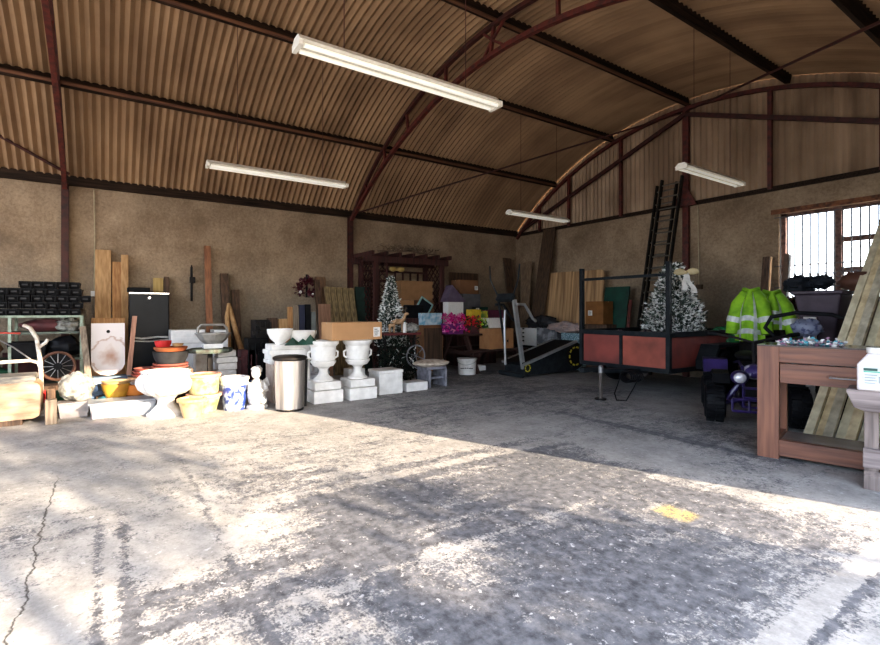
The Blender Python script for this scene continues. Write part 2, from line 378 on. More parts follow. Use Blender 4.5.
# ------------------------------------------------------------------ ceiling battens
M_tube = mat('fluorescent tube', (.95,.93,.86), .4, c2=(.9,.88,.8), emit=.16)
M_fit = mat('white light fitting', (.82,.79,.72), .45, c2=(.7,.66,.58), scale=20)
fx = thing('fluorescent_light','long white twin tube light fitting hanging nearest, over the middle of the floor','ceiling light',(-3.18,1.0,2.95))
MB().prism([(-.04,.045),(.04,.045),(.085,.0),(-.085,.0)],0,1.76).build('reflector', M_fit, fx)
for x in (-.045,.045): MB().tube([(x,.04,-.022),(x,1.76,-.022)],.016,10).build('tube', M_tube, fx)
for y in (.0,1.77): MB().box((0,y+.012,-.012),(.15,.03,.045)).build('end_cap', M_fit, fx)
for y in (.35,1.45): MB().tube([(0,y,.05),(0,y,arcz(-3.18)-2.95)],.0035,5).build('hanging_wire', M_steeldk, fx)
for p,l in (((-6.42,1.0,2.95),'white twin tube light fitting hanging on the left above the leaning boards'),((-6.55,5.97,2.96),'white tube light fitting hanging far back in the corner above the plywood'),((-3.35,5.95,3.0),'white tube light fitting hanging above the ladder top')):
    c_=copy_thing(fx,p,label=l); c_.scale=(1,1 if p[1]<2 else .86,1)
fx.scale=(1,.965,1); fx.location.y=1.03
# wall wires with switches
M_wire = mat('cream cable', (.5,.42,.28), .6)
for (x,y,z0,lab) in ((XL+.03, xw(94,XL), 1.45,'cream cable dropping to a small switch box beside the leaning boards'),):
    t = thing('light_switch',lab,'switch',(x,y,0)); MB().tube([(0,0,z0),(.0,.01,2.2),(0,0,3.05)],.008,6).build('cable',M_wire,t); MB().box((.01,0,z0),(.05,.08,.08)).build('switch_box',M_white,t,bevel=.005)
x=yw(699,YG-.04); t=thing('light_switch','cream cable dropping to a switch box behind the flocked tree with the bow','switch',(x,YG-.04,0)); MB().tube([(0,0,yz(697,285,YG)),(-.02,0,3.05)],.008,6).build('cable',M_wire,t); MB().box((0,.01,yz(697,287,YG)),(.1,.05,.08)).build('switch_box',mat('brown switch box',(.12,.08,.05)),t)
# ------------------------------------------------------------------ outside
S('trim_20', MB().b2(-60,60,-60,60,-.35,-.13), mat('outside gravel', (.42,.38,.32), .95, c2=(.3,.27,.22), scale=3))
# ================================================================== LEFT WALL GOODS
M_black = mat('black plastic', (.012,.013,.015), .55, c2=(.006,.006,.008), scale=12)
M_blackm = mat('black painted metal', (.013,.013,.015), .5, c2=(.022,.018,.016), scale=20)
M_mint = mat('mint green painted steel', (.33,.42,.35), .55, c2=(.22,.26,.2), scale=14)
M_pine = wood('pale pine', (.52,.33,.16), (.35,.2,.09), 'z')
M_pine2 = wood('orange pine', (.48,.27,.12), (.3,.15,.06), 'z')
M_dkwood = wood('dark old wood', (.13,.075,.045), (.05,.03,.02), 'z')
M_grwood = wood('grey old timber', (.3,.24,.18), (.15,.115,.085), 'z')
M_stone = mat('white cast stone', (.64,.62,.60), .8, c2=(.46,.44,.42), scale=9, bump=.1)  # toned down for the pieces in direct sun; shaded ones get a lighter copy
M_poly = mat('white polystyrene', (.8,.8,.8), .8, c2=(.68,.69,.7), scale=12)
M_terra = mat('terracotta', (.45,.14,.05), .8, c2=(.3,.09,.04), scale=9)
M_redpot = mat('faded red clay', (.33,.08,.06), .8, c2=(.26,.11,.085), scale=12)
M_orange = mat('orange plastic pot', (.72,.27,.06), .6, c2=(.6,.2,.05), scale=9)
M_yellow = mat('mustard glaze', (.62,.36,.05), .5, c2=(.45,.22,.04), scale=9)
M_grey = mat('dark grey plastic', (.035,.035,.038), .6, c2=(.02,.02,.022), scale=9)
M_card = mat('brown cardboard', (.48,.28,.14), .85, c2=(.42,.24,.12), scale=4)
M_card2 = mat('dark brown cardboard', (.24,.12,.055), .85, c2=(.18,.09,.045), scale=4)
M_paper = mat('white paper label', (.75,.74,.72), .7, c2=(.68,.67,.65), scale=30)
M_ink = mat('black ink', (.02,.02,.02), .7)
M_tape = mat('parcel tape', (.42,.3,.17), .35)
M_clear = mat('clear cloudy plastic', (.5,.52,.54), .3, c2=(.36,.38,.42), scale=8, alpha=.6)
M_bag = mat('thin clear plastic bag', (.42,.42,.39), .35, c2=(.14,.14,.13), scale=18, alpha=.8)
M_chrome = mat('chrome', (.75,.75,.77), .18, 1.0, c2=(.6,.6,.62))
M_galv = mat('grey metal', (.4,.4,.41), .4, .8, c2=(.28,.28,.29), scale=12)
M_maroon = mat('maroon board', (.13,.04,.045), .7, c2=(.07,.025,.03), scale=6)
M_greenm = mat('deep green plastic', (.012,.075,.05), .5, c2=(.01,.04,.03), scale=6)
# --- mint rack ----------------------------------------------------
rx0, rx1, ry0, ry1 = -8.75, -8.15, -2.0, -.27
t = thing('metal_rack','mint green steel shelving rack with clutter standing under the black trays','shelf',(rx0,0,0))
for y in (ry0, -1.0, ry1):
    for x in (.02, rx1-rx0-.02): MB().box((x,y,.56),(.032,.032,1.12)).build('upright',M_mint,t)
for z in (.2,.55,.9,1.115):
    mb=MB()
    for x in (.02, rx1-rx0-.02): mb.beam((x,ry0,z),(x,ry1,z),.028,.028)
    mb.b2(0,rx1-rx0,ry0,ry1,z-.004,z+.01) if z<1.2 else None
    mb.build('shelf',M_mint if z>1 else mat('dull green shelf',(.12,.15,.12),.6),t)
# trays
tr = MB()
def tray_mb(w=.125,d=.42,h=.088):
    mb=MB(); k=.85
    mb.box((0,0,h/2),(w*.94,d,h*.96),taper=.86); mb.b2(-w/2,w/2,-d/2-.004,d/2,h-.02,h-.006)
    for x in (-w*.46,w*.46): mb.box((x,-d/2-.003,h*.5),(.008,.012,h*.9))
    mb.b2(-w*.2,w*.2,-d/2-.01,-d/2,h*.42,h*.66); return mb
base = None; rowname=['bottom','second','middle','fourth','top']
for r,(ya,n) in enumerate(((-1.36,9),(-1.34,9),(-1.30,9),(-1.35,9),(-.86,5))):
    for i in range(n):
        lab='black plastic planter trough in the %s row of the pile on the mint rack' % rowname[r]
        loc=(-8.42, ya+i*.128+(.0 if r!=2 else .05), 1.13+r*.089)
        if base is None:
            base = thing('planter_trough',lab,'planter',loc,W90,'black troughs, bottom row'); tray_mb().build('trough',M_black,base)
            m2=mat('worn grey label',(.05,.05,.053),.5); MB().b2(-.03,.03,-.2225,-.2215,.03,.05).build('rim_mark',m2,base)
            o=base
        else: o=copy_thing(base,loc,label=lab)
        o['group']='black troughs in the %s row on the rack' % rowname[r]; o.rotation_euler=(0,0,W90+random.uniform(-.03,.03))
# rack contents
one('storage_tub','black plastic tub on the rack shelf behind the white sack truck','tub',MB().box((0,0,.11),(.4,.3,.2),taper=.85).b2(-.21,.21,-.16,.16,.2,.225),M_black,(-8.3,-.83,.562),W90,bevel=.006)
one('maroon_board','maroon board standing behind the upper shelf of the mint rack','board',MB().b2(-.5,.35,-.01,.01,0,.62),M_maroon,(-8.80,-.65,.0),W90)
one('maroon_sheet','dark maroon folded cover lying on the upper shelf of the rack','cover',MB().blob((0,0,.09),(.28,.16,.09),.15,2,3),M_maroon,(-8.42,-.66,.90),W90,smooth=True)
one('glass_heap','heap of clear crinkled plastic on the upper rack shelf by its right post','bag',MB().blob((0,0,.09),(.14,.12,.09),.3,4,6),M_bag,(-8.34,-.42,.91),W90,smooth=True)
one('grass_box','black petrol mower grass box on the lower rack shelf','grass box',MB().blob((0,0,.13),(.2,.18,.13),.2,2,8),M_black,(-8.3,-.45,.58),W90,smooth=True)
for k,(y,z,c,l) in enumerate(((-1.2,.21,(.03,.14,.08),'green garden sack slumped on the low shelf behind the cream cabinet'),(-1.35,.56,(.3,.16,.08),'brown sack on the middle shelf at the left edge of the photo'))):
    one('garden_sack',l,'sack',MB().blob((0,0,.13),(.24,.18,.13),.25,3,k+20),mat('sack cloth %d'%k,c,.9,scale=10),(-8.4,y,z),W90,smooth=True)
# spoked wheel with rusty rim standing against the rack
wy_=xw(58,-7.95); t=thing('spoked_wheel','old black spoked wheel with a rusty brown rim against the rack','wheel',(-7.95,wy_,.27),W90)
def ring(r,z,w,n=28,y=0): return [(r*math.cos(2*PI*i/n),y,z+r*math.sin(2*PI*i/n)) for i in range(n)]
MB().tube(ring(.175,.21,.01),.018,8,closed=True).build('rim',mat('rusty rim',(.16,.075,.05),.8,c2=(.1,.05,.03),scale=20),t,smooth=True)
mb=MB(); 
for k in range(12): a=2*PI*k/12; mb.tube([(0,-.03,.21),(.17*math.cos(a),0,.21+.17*math.sin(a))],.005,5)
mb.build('spokes',M_galv,t); MB().lathe([(.045,-.05),(.045,.05)],n=14).build('hub',M_black,t); lay(t,(0,0,.21))
MB().lathe([(.15,-.01),(.15,.01)],n=24).build('disc',M_black,t); lay(t,(0,.035,.21))
one('wooden_crate','dark wooden crate supporting the spoked wheel','crate',MB().b2(-.28,.28,-.14,.14,0,.25),M_dkwood,(-7.95,wy_+.0,0),W90,bevel=.005)
one('green_bucket','dark green plastic bucket between the rack and the clear bag','bucket',MB().lathe([(.1,0),(.13,.22),(.14,.22),(.14,.24),(.12,.24),(.1,.03),(0,.03)]),M_greenm,(-7.3,-.42,0),smooth=True)
# white sack truck
t=thing('sack_truck','white tubular sack truck with a red handle end beside the cream cabinet','trolley',(-7.17,-.6,0),W90)
M_wt=mat('chipped white tube',(.62,.6,.55),.5,c2=(.4,.33,.27),scale=26)
MB().tube([(0,.02,.1),(-.01,-.02,.6),(-.04,-.04,.88),(-.1,-.04,1.0),(-.16,-.03,1.03)],.022,10).build('side_tube',M_wt,t,smooth=True)
MB().tube([(.0,0,.50),(-.03,-.01,.6),(-.1,-.01,.63),(-1.2,0,.6)],.02,10).build('cross_tube',M_wt,t,smooth=True)
MB().tube([(-.02,-.03,.78),(.04,-.07,.83),(.06,-.08,.87)],.018,8).build('branch_tube',M_wt,t,smooth=True)
MB().tube([(-.05,-.02,.6),(-.25,.05,.78),(-.5,.12,.95)],.008,6).build('stay_rod',M_galv,t,smooth=True)
M_red=mat('red plastic',(.55,.03,.03),.5,c2=(.4,.02,.02)); MB().tube([(.0,.02,.14),(.0,.02,.28)],.034,10).build('grip',M_red,t)
MB().b2(-.3,.1,-.05,.2,.0,.012).build('toe_plate',M_wt,t); MB().b2(-.02,.02,.0,.03,.0,.14).build('foot',M_wt,t)
MB().tube([(-.18,-.05,.94),(-1.2,-.0,1.0)],.01,8).build('red_rod',mat('red rod',(.5,.08,.06),.5),t)
# cream cabinet lying on its side
M_cream=mat('yellowed cream enamel',(.40,.30,.21),.5,c2=(.24,.15,.09),scale=5,stretch=(1,1,4),amt=(.3,.7))
cx,cy=gp(42,424); t=thing('cream_cabinet','big cream enamelled cabinet with rounded corners and a dark top at the left edge','cabinet',(cx-.23,cy-.62,0),W90+.02)
def rrect(x0,x1,z0,z1,r,n=6,corners=(1,1,1,1)):
    p=[]
    for (cx_,cz_,a0),k in zip(((x1-r,z0+r,-90),(x1-r,z1-r,0),(x0+r,z1-r,90),(x0+r,z0+r,180)),corners):
        if k:
            for i in range(n+1): a=R(a0+90*i/n); p.append((cx_+r*math.cos(a),cz_+r*math.sin(a)))
        else: p.append(((x1 if a0 in(-90,0) else x0),(z0 if a0 in (-90,180) else z1)))
    return p
MB().prism(rrect(-.6,.6,.06,.44,.07),-.2,.2).build('shell',M_cream,t,smooth=True)
MB().prism(rrect(-.56,.56,.44,.51,.03),-.19,.2).build('dark_top',mat('weathered grey top',(.12,.12,.12),.7,c2=(.3,.27,.22),scale=12,stretch=(1,5,5)),t)
MB().b2(-.58,.45,-.18,.15,.0,.07).build('base_frame',M_dkwood,t)
mb=MB()
for k in range(3): mb.box((.02+k*.05,-.203,.335),(.03,.004,.008))
for k in range(7): mb.box((-.18+k*.05,-.203,.13+.008*math.sin(k*1.3)),(.05,.004,.007),rot=(0,.25*math.sin(k*2),0))
mb.box((-.06,-.203,.33),(.03,.004,.018)); mb.build('printed_marks',M_ink,t)
mb=MB()
for z in (.2,.27): mb.b2(-.5,.5,-.202,-.2,z,z+.004)
mb.build('pressed_lines',mat('brown line',(.4,.27,.17),.6),t)
one('timber_stub','short upright grey timber stub on the floor right of the cream cabinet','timber',MB().box((0,0,.13),(.1,.1,.26)),M_grwood,(*gp(51,424),0),W90+.1,bevel=.006)
one('short_log','dark brown timber stub behind the cream cabinet corner','timber',MB().box((0,0,.17),(.07,.09,.34)),M_dkwood,(-6.85,-.49,0),W90,bevel=.005)
# slanted plank leaning to the rack
one('leaning_plank','narrow weathered plank leaning against the right post of the mint rack','plank',MB().beam((0,-.30,.005),(-.10,0,.98),.07,.02,up=(0,1,0)),M_grwood,(-8.0,-.15,0),W90)
# boards
def wallboard(name,lab,u0,u1,vtop,x,mt,lean=.28,th=.03,zb=0.0,cat='board',tilt=0.0,group=None):
    y0,y1=xw(u0,x),xw(u1,x); zt=xz((u0+u1)/2,vtop,x); w=abs(y1-y0)
    mb=MB().beam((0,-lean,zb),(tilt,0,zt),w,th,up=(0,1,0)); 
    return one(name,lab,cat,mb,mt,(x,(y0+y1)/2,0),W90,group,bevel=.003)
wallboard('pine_board','tall pine board leaning on the wall, left of the pair above the stained panel',95,111,250,-9.2,M_pine)
wallboard('pine_board','tall pine board leaning on the wall, right of the pair above the stained panel',112,121,262,-9.2,M_pine2,th=.03)
wallboard('pine_board','broad pine board leaning on the wall just left of the black fridge freezer',121,128.3,255,-9.2,M_pine,tilt=.0,th=.028)
wallboard('timber_offcut','reddish timber offcut laid behind the top of the stained white panel',91,125,318,-8.55,M_pine2,lean=.1,th=.03)
x=-8.2; y0,y1=xw(91,x),xw(125,x)
t=thing('stained_panel','white panel with a rounded foot and pink rust stains leaning on the boards','panel',(x,(y0+y1)/2,0),W90)
w=(y1-y0)/2; zt=xz(108,323,x); p=[(-w,.32+.12),(-w*.8,.36),(-w*.45,.31),(0,.29),(w*.45,.31),(w*.8,.36),(w,.44),(w,zt),(-w,zt)]
def stain_mat():
    m,nt,b=_nt('stained white panel'); L=nt.links.new; tc=N(nt,'ShaderNodeTexCoord'); b.inputs['Roughness'].default_value=.6
    mp=N(nt,'ShaderNodeMapping'); mp.inputs['Location'].default_value=(-.02,0,-.55); L(tc.outputs['Object'],mp.inputs[0])
    wv=N(nt,'ShaderNodeVectorMath',operation='LENGTH'); L(mp.outputs[0],wv.inputs[0])
    nz=N(nt,'ShaderNodeTexNoise'); nz.inputs['Scale'].default_value=9; nz.inputs['Detail'].default_value=8; L(tc.outputs['Object'],nz.inputs['Vector'])
    ad=N(nt,'ShaderNodeMath',operation='MULTIPLY_ADD'); L(nz.outputs['Fac'],ad.inputs[0]); ad.inputs[1].default_value=.22; L(wv.outputs['Value'],ad.inputs[2])
    cr=N(nt,'ShaderNodeValToRGB'); e=cr.color_ramp.elements; e[0].position=.1; e[0].color=(.4,.2,.12,1); e[1].position=.26; e[1].color=(.72,.66,.64,1)
    for pp,cc in ((.33,(.72,.66,.66,1)),(.355,(.5,.36,.3,1)),(.375,(.75,.7,.7,1))): q=e.new(pp); q.color=cc
    L(ad.outputs[0],cr.inputs['Fac']); L(cr.outputs[0],b.inputs['Base Color']); return m
q=MB().prism(p,-.012,.012).build('sheet',stain_mat(),t); q.rotation_euler=(R(-6),0,0); q.location=(0,-.02,0)
MB().lathe([(.022,0),(.022,.006)],n=14).build('hole',M_ink,t); lay(t,(.0,.065,zt-.12))
one('storage_box','low blue grey box under the stained panel','box',MB().box((0,0,.14),(.5,.22,.28)),mat('slate blue plastic',(.14,.2,.28),.6),(-8.25,(y0+y1)/2+.02,0),W90,bevel=.01)
wallboard('thin_plank','thin pinkish plank leaning between the stained panel and the fridge',124,129,316,-8.3,wood('pinkish plank',(.5,.28,.2),(.35,.18,.12),'z'),lean=.12,th=.02,tilt=.1)
# fridge freezer
y0,y1=xw(129,-8.75),xw(169,-8.75); t=thing('fridge_freezer','glossy black fridge freezer with a silver handle band standing at the wall','fridge',(-8.75,(y0+y1)/2,0),W90)
M_hnd=mat('satin silver handle',(.55,.56,.56),.4,.1,c2=(.3,.31,.31),scale=8); M_fr=mat('gloss black enamel',(.008,.011,.016),.3,c2=(.013,.017,.024),scale=3); w=(y1-y0)/2; h=xz(150,292,-8.75); zs=xz(150,339,-8.75)
MB().b2(-w,w,0.06,.40,.03,h).build('cabinet_body',M_black,t,bevel=.01)
MB().b2(-w,w,0,.06,zs+.012,h).build('door',M_fr,t,bevel=.012); MB().b2(-w,w,0,.06,.06,zs-.012).build('door',M_fr,t,bevel=.012)
MB().b2(-w,w,-.015,.02,h-.03,h-.012).build('top_trim',M_chrome,t)
MB().tube([(-w*.95,-.02,zs+.035),(-w*.4,-.035,zs+.01),(w*.4,-.03,zs+.03),(w*.95,-.02,zs+.02)],.016,8).build('handle',M_hnd,t,smooth=True)
MB().tube([(-w*.95,-.02,zs-.02),(0,-.035,zs-.035),(w*.95,-.02,zs-.015)],.012,8).build('handle',M_hnd,t,smooth=True)
MB().lathe([(0,0),(.022,0),(.018,.004),(0,.004)],n=14).build('badge',M_chrome,t); lay(t,(0,-.001,h-.09))
mb=MB()
for x in (-w+.05,w-.05): mb.b2(x-.02,x+.02,.07,.39,0,.035)
mb.build('foot',M_black,t)
xs=-9.0
one('box_on_fridge','black box lying on top of the fridge freezer','box',MB().b2(-.17,.13,-.12,.12,0,.07),M_black,(-9.0,xw(140,-9.0),h+.001),W90,bevel=.008)
wallboard('pine_offcut','yellow pine offcut leaning behind the fridge freezer top',153,163,278,-9.22,wood('yellow pine',(.5,.36,.14),(.33,.22,.08),'z'),lean=.03,th=.04)
wallboard('dark_post','dark square post standing right of the fridge freezer',164,169,277,-9.2,M_dkwood,lean=.12,th=.06)
# tall board, pry bar, posts
wallboard('tall_board','very tall narrow reddish board leaning on the wall above the white blocks',204,210.5,246,-9.2,wood('reddish board',(.33,.15,.075),(.2,.09,.05),'z'),lean=.35,th=.03)
t=thing('hanging_tool','dark long handled tool hanging on the wall between the fridge and the tall board','tool',(-9.21,xw(191.5,-9.2),0),W90)
z1,z2=xz(191,267,-9.2),xz(191,301,-9.2); MB().tube([(0,-.02,z1),(0,-.02,z2)],.018,8).build('shaft',M_blackm,t); MB().b2(-.03,.055,-.04,-.005,(z1*.62+z2*.38)-.05,z1*.62+z2*.38+.05).build('head',M_blackm,t,bevel=.005); MB().b2(-.01,.01,-.03,.0,z1-.02,z1+.03).build('hook',M_blackm,t)
wallboard('dark_post','tallest dark post leaning on the wall beside the forked branch',220,228,274,-9.2,M_dkwood,lean=.4,th=.07)
wallboard('dark_post','shorter dark post leaning on the wall, right of the forked branch',231,239,290,-9.2,M_dkwood,lean=.3,th=.07)
t=thing('forked_branch','pale forked wooden shafts leaning like a narrow letter A on the wall','wooden shaft',(-9.0,xw(229,-9.0),0),W90)
zt=xz(229,305,-9.0); MB().tube([(0,0,zt),(.1,-.3,zt*.5),(.27,-.6,0)],[.035,.045,.05],8).build('shaft',M_pine,t,smooth=True); MB().tube([(0,0,zt+.02),(-.05,-.1,zt-.2),(-.06,-.4,.3),(-.06,-.5,0.0)],[.035,.04,.035,.03],8).build('shaft',M_pine,t,smooth=True)
# white polystyrene stacks
def block(lab,x,u0,u1,v0,v1,d=.35,mt=None,grp='white polystyrene blocks by the wall',zb=None,rz=0,name='polystyrene_block',cat='block'):
    y0,y1=xw(u0,x),xw(u1,x); za=xz((u0+u1)/2,v0,x); zb_=xz((u0+u1)/2,v1,x) if zb is None else zb
    mb=MB().b2(-(y1-y0)/2,(y1-y0)/2,0,d,0,za-zb_)
    for k in range(max(1,int((za-zb_)/.09))): 
        if k: mb.b2(-(y1-y0)/2-.004,(y1-y0)/2+.004,-.004,.0,k*.09,k*.09+.008)
    return one(name,lab,cat,mb,mt or M_poly,(x,(y0+y1)/2,zb_),W90+rz,grp,bevel=.006)
block('broad white polystyrene block, topmost at the wall behind the grey wire basket',-8.4,171,205,330,343)
block('long white polystyrene block under the topmost one behind the red and orange bowls',-8.4,171,206,343.2,352)
block('big white polystyrene base block at the wall behind the terracotta bowls',-8.45,172,206,352.2,0,zb=0.0)
block('upper right white polystyrene slab at the wall beside the forked shafts',-8.4,214,228,330,345)
block('large white polystyrene block low behind the blue pot',-8.4,214,228,345.2,0,zb=0)
zs_=[350,357,363,370,377,386]
zz=[0.0]+[xz(226,v,-7.35) for v in reversed(zs_)]
for k in range(6):
    w=[.27,.26,.27,.25,.28,.24][k]
    one('white_slab','white slab, %s in the stack behind the blue and white pot' % ['bottom','second lowest','third lowest','third from the top','second from the top','topmost'][k],'slab',MB().box((0,.12,(zz[k+1]-zz[k])/2),(w,.26,zz[k+1]-zz[k]-.004)),M_stone,(-7.35,xw(227,-7.35)+[0,.01,-.01,.01,0,.0][k],zz[k]),W90,'stacked white slabs',bevel=.012)
# ================================================================== POTS AND PLANTERS
def pot(name,lab,u,vb,rt,rb,h,mt,x=None,z=0,rim=.02,cat='pot',flute=0,fl=0,dx=0,dy=0,band=None):
    p=gp(u,vb,z); t=thing(name,lab,cat,(p[0]+dx,p[1]+dy,z))
    MB().lathe([(0,0),(rb,0),(rb*1.03,.01),((rb+rt)/2*1.04,h*.5),(rt,h-.04),(rt+rim*.2,h-.04)],n=32,flute=flute,fl=fl).lathe([(rt*.93,h-.02),(rt*.8,h*.55),(0,h*.5)],n=32).build('body',mt,t,smooth=True)
    MB().lathe([(rt,h-.04),(rt+rim,h-.035),(rt+rim,h-.004),(rt+rim*.5,h),(rt*.93,h),(rt*.93,h-.04)],n=32).build('rim',band or mt,t,smooth=True)
    return t
M_cpot=mat('cream ochre glaze',(.50,.34,.17),.5,c2=(.33,.15,.06),scale=9,amt=(.28,.5))
M_gpot=mat('pale green flowered glaze',(.42,.40,.22),.5,c2=(.2,.22,.08),scale=16,amt=(.35,.55))
M_pink=mat('dusty pink glaze',(.5,.28,.22),.5,c2=(.36,.2,.15),scale=12)
M_blue=mat('blue and white marbled glaze',(.42,.48,.62),.3,c2=(.02,.045,.22),scale=15,amt=(.42,.58),coat=.4)
pot('glazed_pot','small cream and ochre glazed pot in front of the pale green pots',192,417,.135,.09,.215,M_cpot)
p=pot('glazed_pot','lower pale green flowered pot standing on the floor behind the cream pot',204,412,.175,.125,.225,M_gpot,band=M_pink)
px=p.location
t=pot('glazed_pot','upper pale green pot with a brown rim stacked on the lower green pot',204,412,.165,.15,.23,M_gpot,band=M_pink); t.location=(px.x,px.y,.226)
t=pot('glazed_pot','blue and white marbled glazed pot with a white neck',234.5,409,.15,.12,.395,M_blue,band=M_stone)
MB().lathe([(.152,.30),(.157,.305),(.157,.355),(.152,.36)],n=32).build('neck_band',M_stone,t,smooth=True)
# large fluted planter
x,y=gp(166,415); t=thing('pedestal_planter','large white fluted planter bowl on a round pedestal foot','planter',(x,y,0))
MB().lathe([(0,0),(.19,0),(.19,.03),(.15,.06),(.09,.13),(.085,.18),(.12,.22),(.14,.235)],n=32,flute=8,fl=.03).build('foot',M_stone,t,smooth=True)
MB().lathe([(.1,.225),(.2,.25),(.27,.31),(.295,.38),(.285,.43),(.25,.47),(.235,.485),(.245,.50),(.255,.51),(.23,.51),(.21,.44),(0,.36)],n=96,flute=16,fl=.035).build('bowl',M_stone,t,smooth=True)
# clear storage box on the floor
x,y=gp(124,417.5); t=thing('clear_storage_box','long clear cloudy plastic storage box on the floor before the pots','storage box',(x,y,0),W90)
MB().box((0,.16,.08),(.63,.3,.16),taper=.93).build('box_body',M_clear,t,bevel=.01); MB().b2(-.33,.33,0,.325,.16,.185).build('lid',M_clear,t,bevel=.006)
mb=MB(); 
for i in range(5): mb.blob((-.22+i*.11,.16,.07),(.06,.09,.055),.2,3,i)
mb.build('contents',mat('mixed pastel contents',(.6,.55,.6),.7,c2=(.35,.4,.5),scale=20),t,smooth=True)
MB().b2(-.29,-.15,-.006,-.001,.02,.11).build('pink_label',mat('pink label',(.7,.45,.42),.6),t)
# tub with bag
x,y=gp(74,418); t=thing('plastic_tub','small grey plastic tub on the floor holding up a crumpled clear bag','tub',(x,y,0),W90)
MB().box((0,.1,.085),(.29,.22,.17),taper=.86).b2(-.155,.155,-.02,.22,.158,.175).build('tub_body',mat('cloudy grey plastic',(.3,.28,.29),.5,c2=(.2,.19,.2)),t,bevel=.006)
one('plastic_bag','crumpled clear plastic bag stuffed with grey things on the small grey tub','bag',MB().blob((0,0,.16),(.16,.13,.16),.13,3,3,26,18),M_bag,(x+-.1,y+.02,.175),W90,smooth=True)
one('blue_bag','pale blue plastic bag slumped beside the clear storage box','bag',MB().blob((0,0,.15),(.13,.12,.16),.25,4,13,22,16),mat('pale blue plastic film',(.25,.36,.5),.35,c2=(.15,.22,.34),scale=16),(-7.3,xw(93,-7.3)+.03,0),W90,smooth=True)
# yellow and orange bowls on a shallow crate
one('wooden_crate','low dark crate carrying the yellow and orange bowls','crate',MB().b2(-.3,.34,0,.3,0,.17),M_dkwood,(-7.1,xw(126,-7.1),0),W90,bevel=.005)
def bowlmb(rt,rb,h): return MB().lathe([(0,0),(rb,0),((rb+rt)/2*1.05,h*.5),(rt,h),(rt*.92,h),(rb*.9,h*.3),(0,h*.25)],n=32)
t=one('shallow_bowl','mustard yellow shallow bowl beneath the stained panel','bowl',bowlmb(.15,.1,.16),M_yellow,(-7.0+.03,xw(116,-7.0),.17),smooth=True)
t=one('shallow_bowl','orange plastic bowl right of the mustard yellow bowl','bowl',bowlmb(.15,.1,.13),M_orange,(-7.03,xw(136,-7.0)-.005,.17),smooth=True)
one('clear_tray','white translucent tray resting over the orange bowl','tray',MB().box((0,0,.02),(.3,.22,.04),taper=.9),M_clear,(-7.03,xw(137,-7.0),.301),W90,bevel=.006)
one('clay_saucer','cream clay saucer resting on the mustard yellow bowl','saucer',MB().lathe([(0,0),(.13,0),(.15,.03),(.135,.03),(.12,.01),(0,.01)],n=28),M_cpot,(-6.97,xw(116,-7.0),.331),smooth=True)
mb=MB(); random.seed(3)
one('rope_coil','coil of brown and white rope beneath the orange bowl','rope',MB().tube([( (.1+.01*i/9)*math.cos(i*.7), (.08)*math.sin(i*.7), .02+.0011*i) for i in range(60)],.012,6),mat('brown rope',(.4,.25,.13),.9,c2=(.1,.07,.05),scale=40),(-6.7,xw(142,-6.7),0),smooth=True)
one('teal_cloth','teal and dark cloth crumpled behind the clear storage box','cloth',MB().blob((0,0,.09),(.16,.08,.1),.3,5,5),mat('teal cloth',(.03,.2,.25),.9,c2=(.02,.05,.08),scale=14),(-6.98,xw(108,-6.98),0),W90,smooth=True)
# stack of bowls
xb=-7.35; yb=xw(170,xb); one('wooden_crate','wooden crate under the stack of terracotta saucers','crate',MB().b2(-.25,.25,-.2,.2,0,.43),M_dkwood,(xb,yb,0),W90,bevel=.006)
def stk(lab,dy,z,rt,rb,h,mt,name='clay_bowl',cat='bowl'): return one(name,lab,cat,bowlmb(rt,rb,h),mt,(xb,yb+dy,z),smooth=True)
stk('flat faded red saucer, lowest in the stack below the dark grey basin',0,.431,.22,.19,.035,M_redpot,'clay_saucer','saucer')
stk('flat faded red saucer directly under the dark grey basin',.01,.467,.21,.18,.035,M_redpot,'clay_saucer','saucer')
stk('dark grey round basin in the middle of the stack of bowls',.01,.503,.215,.165,.155,M_grey,'basin','basin')
stk('orange clay bowl sitting in the dark grey basin',.01,.66,.20,.17,.055,M_terra)
stk('small bright red pot on top of the stack of bowls',-.08,.717,.1,.08,.08,M_red,'small_pot','pot')
stk('small cream dish beside the bright red pot on the bowl stack',.09,.717,.07,.05,.04,M_cpot,'small_dish','dish')
x9=-7.5; y9=xw(144,x9)
one('wooden_crate','dark crate under the small faded red saucers left of the bowl stack','crate',MB().b2(-.18,.12,-.15,.15,0,.33),M_dkwood,(x9,y9,0),W90,bevel=.006)
for k in range(3): one('clay_saucer','small faded red saucer, %s of three left of the bowl stack'%['lowest','middle','topmost'][k],'saucer',MB().lathe([(0,0),(.12,0),(.15,.035),(.14,.035),(.11,.01),(0,.01)],n=28),M_redpot,(x9+.0,y9+k*.015,.331+k*.037),smooth=True)
